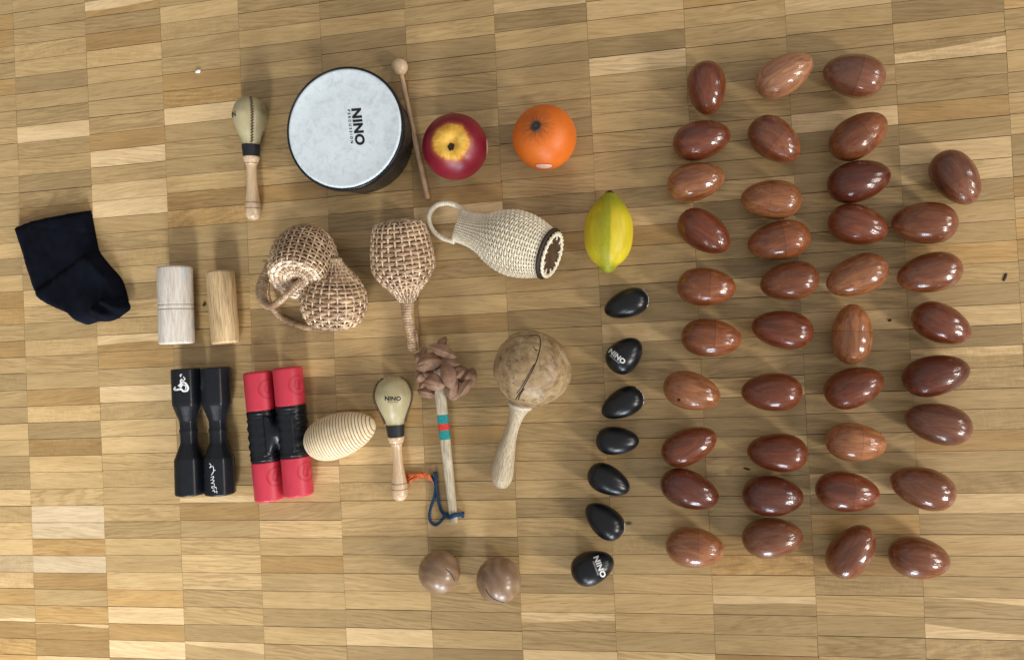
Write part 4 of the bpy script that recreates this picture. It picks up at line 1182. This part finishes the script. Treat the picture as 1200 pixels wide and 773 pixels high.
link('tassel', bm, plain('orange_thread', (.70, .17, .055), .8, .2, .2, 500), Matrix.Translation(root.location), root)

# ------------------------------------------------------------------ woven cane shakers
def cane_mat(name, light, dark, var=1.0, rough=.30):
    t = NT(name); v = t.coord()
    n1 = t.noise(v, 40, 5, .65, .3); n2 = t.noise(v, 260, 3, .6)
    c = t.ramp(n1, [(.34, dark), (.62, light)])
    n3 = t.noise(v, 95, 4, .6, .5)
    c = t.mix(.8 * var, c, t.ramp(n3, [(.33, (.62, .56, .5)), (.6, (1.15, 1.15, 1.15))]), 'MULTIPLY')
    c = t.mix(.7 * var, c, t.ramp(n2, [(.3, (.72, .68, .64)), (.62, (1.12, 1.12, 1.12))]), 'MULTIPLY')
    t.set(Base_Color=c, Roughness=rough, Specular_IOR_Level=.6).bump(n2, .2, .0005)
    return t.m
CANE = cane_mat('brown_cane', (.60, .415, .25), (.25, .145, .08))
STAKE = cane_mat('pale_cane_stake', (.80, .66, .50), (.56, .42, .29))
WRAP = cane_mat('cane_wrapping', (.50, .345, .21), (.24, .145, .08))
PALECANE = cane_mat('pale_cane', (.95, .88, .70), (.85, .76, .57), .35, .36)
INSIDE = plain('inside_shade', (.055, .034, .02), .9)  # dark core colour standing in for shade inside the baskets

def lerp_prof(prof, x):
    for (a, ra), (b, rb_) in zip(prof[:-1], prof[1:]):
        if a <= x <= b: return ra + (rb_ - ra) * (x - a) / max(1e-9, b - a)
    return prof[-1][1] if x > prof[-1][0] else prof[0][1]

def woven(prof, rows, N, w, th, amp, root, M, mats, flat_y=1.0, stake_r=.0011, spt=6, base=None, name='woven_body', jitter=.0, squash=None):
    """prof: smooth (x, r); weavers run round, stakes run along"""
    rnd = random.Random(int(prof[-1][0] * 1e5))
    bm = bmesh.new()
    xs = prof[0][0]; xe = prof[-1][0]
    # walk rows evenly along the profile's arc
    arc = [0]
    for (a, ra), (b, rb_) in zip(prof[:-1], prof[1:]): arc.append(arc[-1] + sqrt((b - a) ** 2 + (rb_ - ra) ** 2))
    def at_s(s):
        s *= arc[-1]
        for i in range(len(arc) - 1):
            if arc[i] <= s <= arc[i + 1]:
                f = (s - arc[i]) / max(1e-9, arc[i + 1] - arc[i])
                a, b = prof[i], prof[i + 1]
                tx, tr = b[0] - a[0], b[1] - a[1]; l = sqrt(tx * tx + tr * tr) or 1
                return a[0] + tx * f, a[1] + tr * f, tx / l, tr / l
        return prof[-1][0], prof[-1][1], 1, 0
    cs = 6
    def sq(x): return squash(x) if squash else (flat_y, 1.0)
    n = N * spt
    for i in range(rows):
        x, r, tx, tr = at_s((i + .5) / rows)
        if r < .002: continue
        nx, nr_ = -tr, tx                 # outward normal in (x, r)
        ph = pi * (i % 2); rings = []
        w_ = w * (1 + rnd.uniform(-jitter, jitter)); skew = rnd.uniform(-1, 1) * jitter * .001
        for k in range(n):
            a = 2 * pi * k / n
            o = amp * cos(N / 2 * a + ph)
            ring = []
            for q in range(cs):
                b = 2 * pi * q / cs
                da = w_ * cos(b); dn = o + th * sin(b)
                wob = jitter * .004 * noise.noise(Vector((cos(a) * 1.6 + i * 3.1, sin(a) * 1.6, i * 1.7)))
                X = x + tx * (da + wob) + nx * dn; R_ = r + tr * (da + wob) + nr_ * dn
                sy_, sz_ = sq(X)
                ring.append(bm.verts.new((X, R_ * cos(a) * sy_, R_ * sin(a) * sz_)))
            rings.append(ring)
        for k in range(n):
            a, b = rings[k], rings[(k + 1) % n]
            for q in range(cs): bm.faces.new((a[q], b[q], b[(q + 1) % cs], a[(q + 1) % cs]))
    if base:
        rb0 = prof[0][1]
        nb = base
        for i in range(nb):
            r = rb0 * (i + .6) / nb; ph = pi * (i % 2); rings = []
            for k in range(n):
                a = 2 * pi * k / n; o = -amp * .8 * cos(N / 2 * a + ph)
                ring = []
                for q in range(cs):
                    b = 2 * pi * q / cs
                    ring.append(bm.verts.new((prof[0][0] + o + th * sin(b) - .0006, (r + rb0 / nb * .52 * cos(b)) * cos(a), (r + rb0 / nb * .52 * cos(b)) * sin(a))))
                rings.append(ring)
            for k in range(n):
                a, b = rings[k], rings[(k + 1) % n]
                for q in range(cs): bm.faces.new((a[q], b[q], b[(q + 1) % cs], a[(q + 1) % cs])).material_index = 1 if i % 3 else 0  # most base rings paler: window light on the base put into colour
    # stakes
    for k in range(N):
        a = 2 * pi * k / N
        pts = []
        for i in range(rows * 2 + 1):
            x, r, tx, tr = at_s(i / (rows * 2)); sy_, sz_ = sq(x)
            pts.append(Vector((x, r * cos(a) * sy_, r * sin(a) * sz_)))
        m0 = len(bm.faces)
        tube(bm, pts, stake_r, 6, mat=1)
        if base:
            tube(bm, [Vector((prof[0][0] - .0006, prof[0][1] * f * cos(a), prof[0][1] * f * sin(a))) for f in (0.05, .5, 1.0)], stake_r * .8, 5, mat=1)
    # solid core behind the weave, its colour painting the shade of the hollow
    core = [(prof[0][0] + .0015, 0)] + [(x + (.0015 if i == 0 else 0), max(.0002, r - th - amp * .9)) for i, (x, r) in enumerate(prof)] + [(prof[-1][0], 0)]
    rings = []
    i0 = len(bm.verts)
    revolve(bm, core, 40, mat=2)
    bm.verts.ensure_lookup_table()
    for v in bm.verts[i0:]:
        sy_, sz_ = sq(v.co.x); v.co.y *= sy_; v.co.z *= sz_
    return link(name, bm, mats, M, root)

def wrapped(name, pts, rad, mat, root, flat=1.0, pitch=.0022, sides=12):
    """cane wound round a core: pts are world points"""
    P = smoothprof([tuple(p) for p in pts], 10)
    # resample
    V = [Vector(p) for p in P]; d = [0]
    for a, b in zip(V[:-1], V[1:]): d.append(d[-1] + (b - a).length)
    tot = d[-1]; n = int(tot / pitch) * 5; out = []; j = 0
    for i in range(n + 1):
        s = tot * i / n
        while j < len(d) - 2 and d[j + 1] < s: j += 1
        f = (s - d[j]) / max(1e-9, d[j + 1] - d[j]); out.append(V[j].lerp(V[j + 1], f) - root.location)
    R_ = rad if callable(rad) else (lambda u: rad)
    bm = bmesh.new()
    tube(bm, out, lambda u: R_(u) * (.92 + .10 * abs(sin(u * n / 5 * pi))), sides, flat=flat)
    return link(name, bm, mat, Matrix.Translation(root.location), root)

# wicker maraca with straight handle
def zw(x, y): return 290 + x / 4.07, 230 + y / 4.07
rr = 36.6 * mpp(470, 310, .035)
PA = at(466.8, 258.5, rr + .001); PB = at(*zw(762, 500), .0165)
root = thing('wicker_shaker', at(472, 320), 'brown wicker shaker with bulging basket head and straight wrapped handle', 'wicker shaker', 'brown wicker shakers')
M = frame(PA, PB); Lg = (PB - PA).length
pr = smoothprof([(0.001, .34 * rr), (.012 * Lg, .60 * rr), (.05 * Lg, .77 * rr), (.14 * Lg, .87 * rr), (.3 * Lg, .95 * rr), (.48 * Lg, 1.0 * rr), (.6 * Lg, .97 * rr), (.74 * Lg, .76 * rr), (.88 * Lg, .44 * rr), (1.0 * Lg, .23 * rr)], 8)
woven(pr, 23, 26, .0024, .0010, .0013, root, M, [CANE, STAKE, INSIDE], stake_r=.0013, base=3, jitter=.15, spt=5)
h1 = [at(*zw(762, 495), .0165), at(*zw(766, 560), .0145), at(*zw(776, 640), .012), at(*zw(789, 735), .0095)]
wrapped('handle', h1, lambda u: (8.6 - 2.6 * min(1, u * 1.3)) * mpp(480, 380, .01), WRAP, root, pitch=.0034)
wrapped('handle_strand', [at(*zw(800, 640), .010), at(*zw(808, 680), .009), at(*zw(812, 725), .006)], .0024, WRAP, root)

# basket lying below, base at lower right
root = thing('wicker_shaker', at(395, 345), 'brown wicker basket shaker lying partly beneath the other, looped handle at left', 'wicker shaker', 'brown wicker shakers')
rr = 37.5 * mpp(405, 345, .03)
c_base = at(*zw(425, 606), .026); c_top = at(*zw(425, 330), .042)
M = frame(c_base, c_top); Lg = (c_top - c_base).length
pr = smoothprof([(0, .72 * rr), (.05 * Lg, .82 * rr), (.2 * Lg, .95 * rr), (.40 * Lg, 1.0 * rr), (.6 * Lg, .92 * rr), (.8 * Lg, .68 * rr), (1.0 * Lg, .30 * rr), (1.12 * Lg, .16 * rr)], 8)
M.translation.z += max(0, .0 + rr * .97 - (c_base + (c_top - c_base) * .4).z)
woven(pr, 19, 24, .0025, .0011, .0013, root, M, [CANE, STAKE, INSIDE], stake_r=.0013, base=5, jitter=.2, spt=5)
wrapped('handle', [at(*zw(430, 628), .022), at(*zw(330, 628), .012), at(*zw(240, 615), .007), at(*zw(165, 580), .007), at(*zw(128, 540), .012), at(*zw(98, 495), .02), at(*zw(92, 420), .024), at(*zw(140, 330), .024), at(*zw(300, 300), .024), at(*zw(420, 320), .034)], 4.0 * mpp(350, 370, .01), WRAP, root, pitch=.0036)

# upright leaning basket, base disc facing the viewer
root = thing('wicker_shaker', at(360, 300), 'brown wicker basket shaker leaning with its pale round base facing up', 'wicker shaker', 'brown wicker shakers')
cb = at(*zw(232, 398), .078)
r_, u_, v_ = img_axes(cb)
bn = (v_ * .70 + r_ * -.26 + u_ * -.66).normalized()      # the base looks this way
rb = 31.0 * mpp(347, 328, .078)
rr = rb * 1.22
Lg = .090
M = frame(cb, cb - bn * Lg, Vector((0, 1, .2)))
pr = smoothprof([(0, .80 * rr), (.03 * Lg, .86 * rr), (.15 * Lg, .94 * rr), (.35 * Lg, 1.0 * rr), (.55 * Lg, .99 * rr), (.72 * Lg, .86 * rr), (.86 * Lg, .62 * rr), (.96 * Lg, .32 * rr), (1.0 * Lg, .12 * rr)], 8)
woven(pr, 21, 28, .0021, .0010, .0012, root, M, [CANE, STAKE, INSIDE], stake_r=.0012, base=6, jitter=.15, spt=5)
apex = cb - bn * Lg
hh = [at(*zw(258, 402), .080), at(*zw(215, 440), .083), at(*zw(160, 495), .080), at(*zw(105, 523), .070), at(*zw(72, 490), .058), at(*zw(68, 430), .050), at(*zw(95, 360), .044), at(*zw(130, 290), .036), apex.lerp(at(*zw(200, 210), .03), .5), apex]
wrapped('handle', hh, lambda u: (4.3 + 2.6 * max(0, 1 - abs(u - .5) / .25)) * mpp(320, 340, .06), WRAP, root, pitch=.0036)

# pale cane shaker with ring handle
def zp(x, y): return 480 + x / 4.068, 210 + y / 4.068
root = thing('caxixi', at(590, 285), 'pale woven cane shaker with ring handle and dark gourd base', 'cane shaker')
rr = 37.5 * mpp(600, 283, .033)
cbp = at(*zp(672, 360), rr * .72 + .012); ctp = at(*zp(236, 224), .014)
M = frame(cbp, ctp); Lg = (ctp - cbp).length
# base is narrower than the belly, neck pinches and then fans out flat
pr = smoothprof([(0, .70 * rr), (.05 * Lg, .76 * rr), (.18 * Lg, .92 * rr), (.32 * Lg, 1.0 * rr), (.45 * Lg, .97 * rr), (.58 * Lg, .82 * rr), (.70 * Lg, .62 * rr), (.82 * Lg, .50 * rr), (.93 * Lg, .46 * rr), (1.0 * Lg, .47 * rr)], 8)
def squash(x):
    f = max(0, min(1, (x / Lg - .5) / .5)); return 1.0 + .10 * f, 1.0 - .72 * f * f
M.translation.z += max(0, rr * 1.02 - (cbp + (ctp - cbp) * .32).z) * 1.0
woven(pr, 44, 38, .00126, .00078, .0008, root, M, [PALECANE, PALECANE, plain('cane_gap_shade', (.36, .28, .18), .9)], stake_r=.0012, base=None, spt=5, squash=squash, jitter=.06)  # third material: brown core colour as shade between the strands
# base: dark gourd disc held by a dark rim and a pale braided ring
bm = bmesh.new(); rbm = .70 * rr
revolve(bm, [(-.0022, 0), (-.0022, rbm * .93), (.003, rbm * .95)], 48)
GB = plain('dark_gourd_base', (.075, .04, .022), .55, .4, .35, 80, .2, 200)
link('base_disc', bm, GB, M, root, auto=40)
bm = bmesh.new()
tube(bm, [Vector((.0012, rbm * 1.07 * cos(2 * pi * k / 60), rbm * 1.07 * sin(2 * pi * k / 60))) for k in range(60)], .0026, 10, closed=True)
link('dark_rim', bm, plain('dark_cane_rim', (.035, .02, .012), .6), M, root)
bm = bmesh.new()
for ph in (0, pi):
    tube(bm, [Vector((-.0035 + .0010 * sin(13 * 2 * pi * k / 180 + ph), (rbm * .95 + .0016 * cos(13 * 2 * pi * k / 180 + ph)) * cos(2 * pi * k / 180), (rbm * .95 + .0016 * cos(13 * 2 * pi * k / 180 + ph)) * sin(2 * pi * k / 180))) for k in range(180)], .0014, 7, closed=True)
for k in range(9):                        # lacing stitches that reach onto the disc
    a0 = 2 * pi * k / 9
    tube(bm, [Vector((-.0036, rbm * f * cos(a0 + g), rbm * f * sin(a0 + g))) for f, g in ((.95, 0), (.80, .16), (.66, .20))], .0011, 6)
link('braided_ring', bm, PALECANE, M, root)
zr = .010
ringp = [zp(*q) for q in ((262, 160), (228, 128), (180, 114), (130, 124), (97, 160), (93, 205), (116, 250), (160, 280), (215, 298))]
wrapped('ring_handle', [at(x, y, zr + .004 * (i in (0, 8))) for i, (x, y) in enumerate(ringp)], 3.1 * mpp(510, 260, .01), PALECANE, root, pitch=.0030)

# ------------------------------------------------------------------ dark cloth bag
def zk(x, y): return x / 3.867, 220 + y / 3.867
t = NT('navy_black_knit'); v = t.coord()
n1 = t.noise(v, 35, 4); wv = t.n('ShaderNodeTexWave'); wv.inputs['Scale'].default_value = 420; wv.inputs['Distortion'].default_value = 1.5; t.l(v, wv.inputs['Vector'])
t.set(Base_Color=t.ramp(n1, [(.3, (.0022, .0027, .005)), (.7, (.0048, .0058, .011))]), Roughness=.95, Specular_IOR_Level=.06, Sheen_Weight=.015, Sheen_Roughness=.4)
t.bump(wv.outputs['Fac'], .25, .0005)
CLOTH = t.m
def pillow(poly, T, D, fold, step=.0032, z0=0.0):
    """soft heap over a closed outline (world xy); returns bmesh in world coordinates"""
    P = [Vector((p.x, p.y)) for p in poly]
    # round the outline
    Q = smoothprof([tuple(p) for p in P] + [tuple(P[0])], 6)[:-1]
    Q = [Vector(q) for q in Q]
    x0, x1 = min(q.x for q in Q), max(q.x for q in Q); y0, y1 = min(q.y for q in Q), max(q.y for q in Q)
    def inside(p):
        c = False
        for a, b in zip(Q, Q[1:] + Q[:1]):
            if (a.y > p.y) != (b.y > p.y) and p.x < (b.x - a.x) * (p.y - a.y) / (b.y - a.y) + a.x: c = not c
        return c
    def dist(p):
        return min((p - geometry.intersect_point_line(p, a, b)[0].xy if 0 <= geometry.intersect_point_line(p, a, b)[1] <= 1 else p - a).length for a, b in zip(Q, Q[1:] + Q[:1]))
    pts = list(Q); edges = [(i, (i + 1) % len(Q)) for i in range(len(Q))]
    nx, ny = int((x1 - x0) / step), int((y1 - y0) / step)
    for i in range(nx + 1):
        for j in range(ny + 1):
            p = Vector((x0 + i * step + (j % 2) * step * .5, y0 + j * step))
            if inside(p) and dist(p) > step * .6: pts.append(p)
    vs, es, fs, *_ = geometry.delaunay_2d_cdt(pts, edges, [], 1, 1e-7)
    bm = bmesh.new(); V = []
    for p in vs:
        d = dist(p) if len(V) >= 0 else 0
        q = min(1, d / D)
        z = T * sqrt(max(0, 1 - (1 - q) ** 2))
        z = z0 + (z + fold(p) * min(1, d / (D * .6)))
        V.append(bm.verts.new((p.x, p.y, max(z, .0006))))
    for f in fs: bm.faces.new([V[i] for i in f])
    return bm
OUT = [(85, 190), (92, 178), (160, 150), (280, 124), (405, 104), (416, 112), (428, 170), (440, 230), (455, 290), (500, 350), (555, 415), (580, 490), (586, 530), (590, 552), (575, 562), (540, 590), (500, 605), (450, 607), (400, 620), (365, 607), (330, 575), (240, 535), (185, 490), (150, 400), (125, 320), (105, 250)]
A0 = at(*zk(190, 480)); B0 = at(*zk(460, 292))
seam_d = (B0 - A0).xy.normalized(); seam_n = Vector((-seam_d.y, seam_d.x))
def fold(p):
    s = (p - A0.xy).dot(seam_n)
    f = .0045 / (1 + exp(s / .0022)) - .0022 * exp(-((s - .001) / .0022) ** 2)          # lower half overlaps the cuff
    f += .0035 * noise.noise(Vector((p.x * 22, p.y * 22, 1))) + .0016 * noise.noise(Vector((p.x * 60, p.y * 45, 5)))
    q = at(*zk(470, 400)).xy
    tp = (p - at(*zk(250, 140)).xy); hem = tp.dot(Vector((-.17, -.985)))
    f += -.0016 * exp(-((hem - .016) / .0012) ** 2) + .0012 * noise.noise(Vector((p.x * 120, p.y * 60, 3)))
    f += .004 * sin((p - q).dot(Vector((.75, .66))) * 120) * exp(-((p - q).length / .03) ** 2)
    return f
root = thing('cloth_bag', at(88, 315), 'folded navy black cloth bag with bunched end, far left on the floor', 'cloth bag')
bm = pillow([at(*zk(*q)) for q in OUT], .017, .012, fold)
for v in bm.verts: v.co -= root.location
link('cloth', bm, CLOTH, Matrix.Translation(root.location), root)
OUT2 = [(412, 572), (425, 545), (470, 505), (510, 495), (560, 500), (582, 520), (586, 550), (555, 575), (530, 592), (480, 602), (440, 600)]
bm = pillow([at(*zk(*q), .016) for q in OUT2], .013, .010, lambda p: .0032 * sin((p.x * .5 + p.y) * 330) + .002 * noise.noise(Vector((p.x * 70, p.y * 70, 9))), .0028, .014)
# skirt down into the bag
for v in bm.verts: v.co -= root.location
link('bunched_end', bm, CLOTH, Matrix.Translation(root.location), root)

# ------------------------------------------------------------------ crumbs on the floor
DK = plain('dark_splinter', (.03, .02, .014), .7)
def crumb(name, px, py, lx, ly, ang, mat, lab, cat):
    bm = bmesh.new(); bmesh.ops.create_icosphere(bm, subdivisions=2, radius=1)
    c_ = at(px, py); m = mpp(px, py)
    for v in bm.verts:
        k = 1 + .3 * noise.noise(v.co * 2 + Vector((px, py, 0)))
        v.co = Vector((v.co.x * lx * m * k, v.co.y * ly * m * k, v.co.z * min(lx, ly) * m * .6 * k))
    zl = min(v.co.z for v in bm.verts); c_.z = -zl
    o = link(name, bm, mat, Matrix.Translation(c_) @ Matrix.Rotation(radians(ang), 4, 'Z'))
    set_tag(o, lab, cat)
crumb('splinter', 1177.5, 325, 5.6, 1.5, 68, DK, 'dark splinter lying on the floor at the far right edge', 'splinter')
crumb('bark_crumb', 875.5, 549, 4.0, 1.3, -20, DK, 'dark crumb on the floor between the lower wooden eggs of two columns', 'crumb')
crumb('seed', 1042.3, 375.2, 2.2, 1.5, 10, DK, 'tiny dark seed right of the upright light brown wooden egg', 'seed')
crumb('paper_crumb', 232.5, 84.2, 3.6, 2.2, 5, plain('paper_white', (.8, .8, .78), .7), 'small white crumb on the floor left of the hand drum', 'crumb')
crumb('bark_crumb', 240.0, 357.0, 2.6, 1.8, 40, DK, 'dark crumb lying between the two wooden cylinders', 'crumb')

# ------------------------------------------------------------------ light (daylight through the windows of the room, pale ceiling above)
w = bpy.data.worlds.new('World'); S.world = w; w.use_nodes = True
nt = w.node_tree; bg = nt.nodes['Background']
tcw = nt.nodes.new('ShaderNodeTexCoord'); sepw = nt.nodes.new('ShaderNodeSeparateXYZ'); rw = nt.nodes.new('ShaderNodeValToRGB')
nt.links.new(tcw.outputs['Generated'], sepw.inputs[0])
nzw = nt.nodes.new('ShaderNodeTexNoise'); nzw.inputs['Scale'].default_value = 2.2; nzw.inputs['Detail'].default_value = 2
nt.links.new(tcw.outputs['Generated'], nzw.inputs['Vector'])
adw = nt.nodes.new('ShaderNodeMath'); adw.operation = 'MULTIPLY_ADD'; adw.inputs[1].default_value = .5; adw.inputs[2].default_value = -.25
nt.links.new(nzw.outputs['Fac'], adw.inputs[0])
sm_ = nt.nodes.new('ShaderNodeMath'); sm_.operation = 'ADD'; nt.links.new(sepw.outputs[2], sm_.inputs[0]); nt.links.new(adw.outputs[0], sm_.inputs[1])
e = rw.color_ramp.elements; e[0].position = .30; e[0].color = (.42, .41, .39, 1); e[1].position = .62; e[1].color = (1.0, .985, .96, 1)
nt.links.new(sm_.outputs[0], rw.inputs[0]); nt.links.new(rw.outputs[0], bg.inputs[0])
bg.inputs[1].default_value = 0.45
def window(name, loc, target, sx, sy, power, colr, spread=180):
    ld = bpy.data.lights.new(name, 'AREA'); ld.shape = 'RECTANGLE'; ld.size = sx; ld.size_y = sy; ld.energy = power; ld.color = colr; ld.spread = radians(spread)
    o = bpy.data.objects.new(name, ld); COL.objects.link(o); o.location = loc
    d = Vector(target) - Vector(loc); o.rotation_euler = d.to_track_quat('-Z', 'Y').to_euler()
    return o
window('window_light', (.36, -2.3, 1.22), (-.26, 0, 0), .42, 1.1, 10.3, (.93, .965, 1.0), 52)
window('window_light', (1.15, -2.8, .42), (1.0, 0, 0), .6, .8, 33, (.80, .90, 1.0))
window('window_light', (3.1, -1.5, 1.35), (.9, 0, 0), .36, .8, 40, (1.0, .955, .89))
window('window_light', (3.2, -.35, 1.25), (.9, 0, 0), .20, .7, 13, (1.0, .955, .89))
window('window_light', (3.2, .65, 1.25), (.9, 0, 0), .20, .7, 8, (1.0, .955, .89))

S.view_settings.view_transform = 'Standard'; S.view_settings.look = 'None'
S.view_settings.exposure = 0.12; S.view_settings.gamma = 1.0
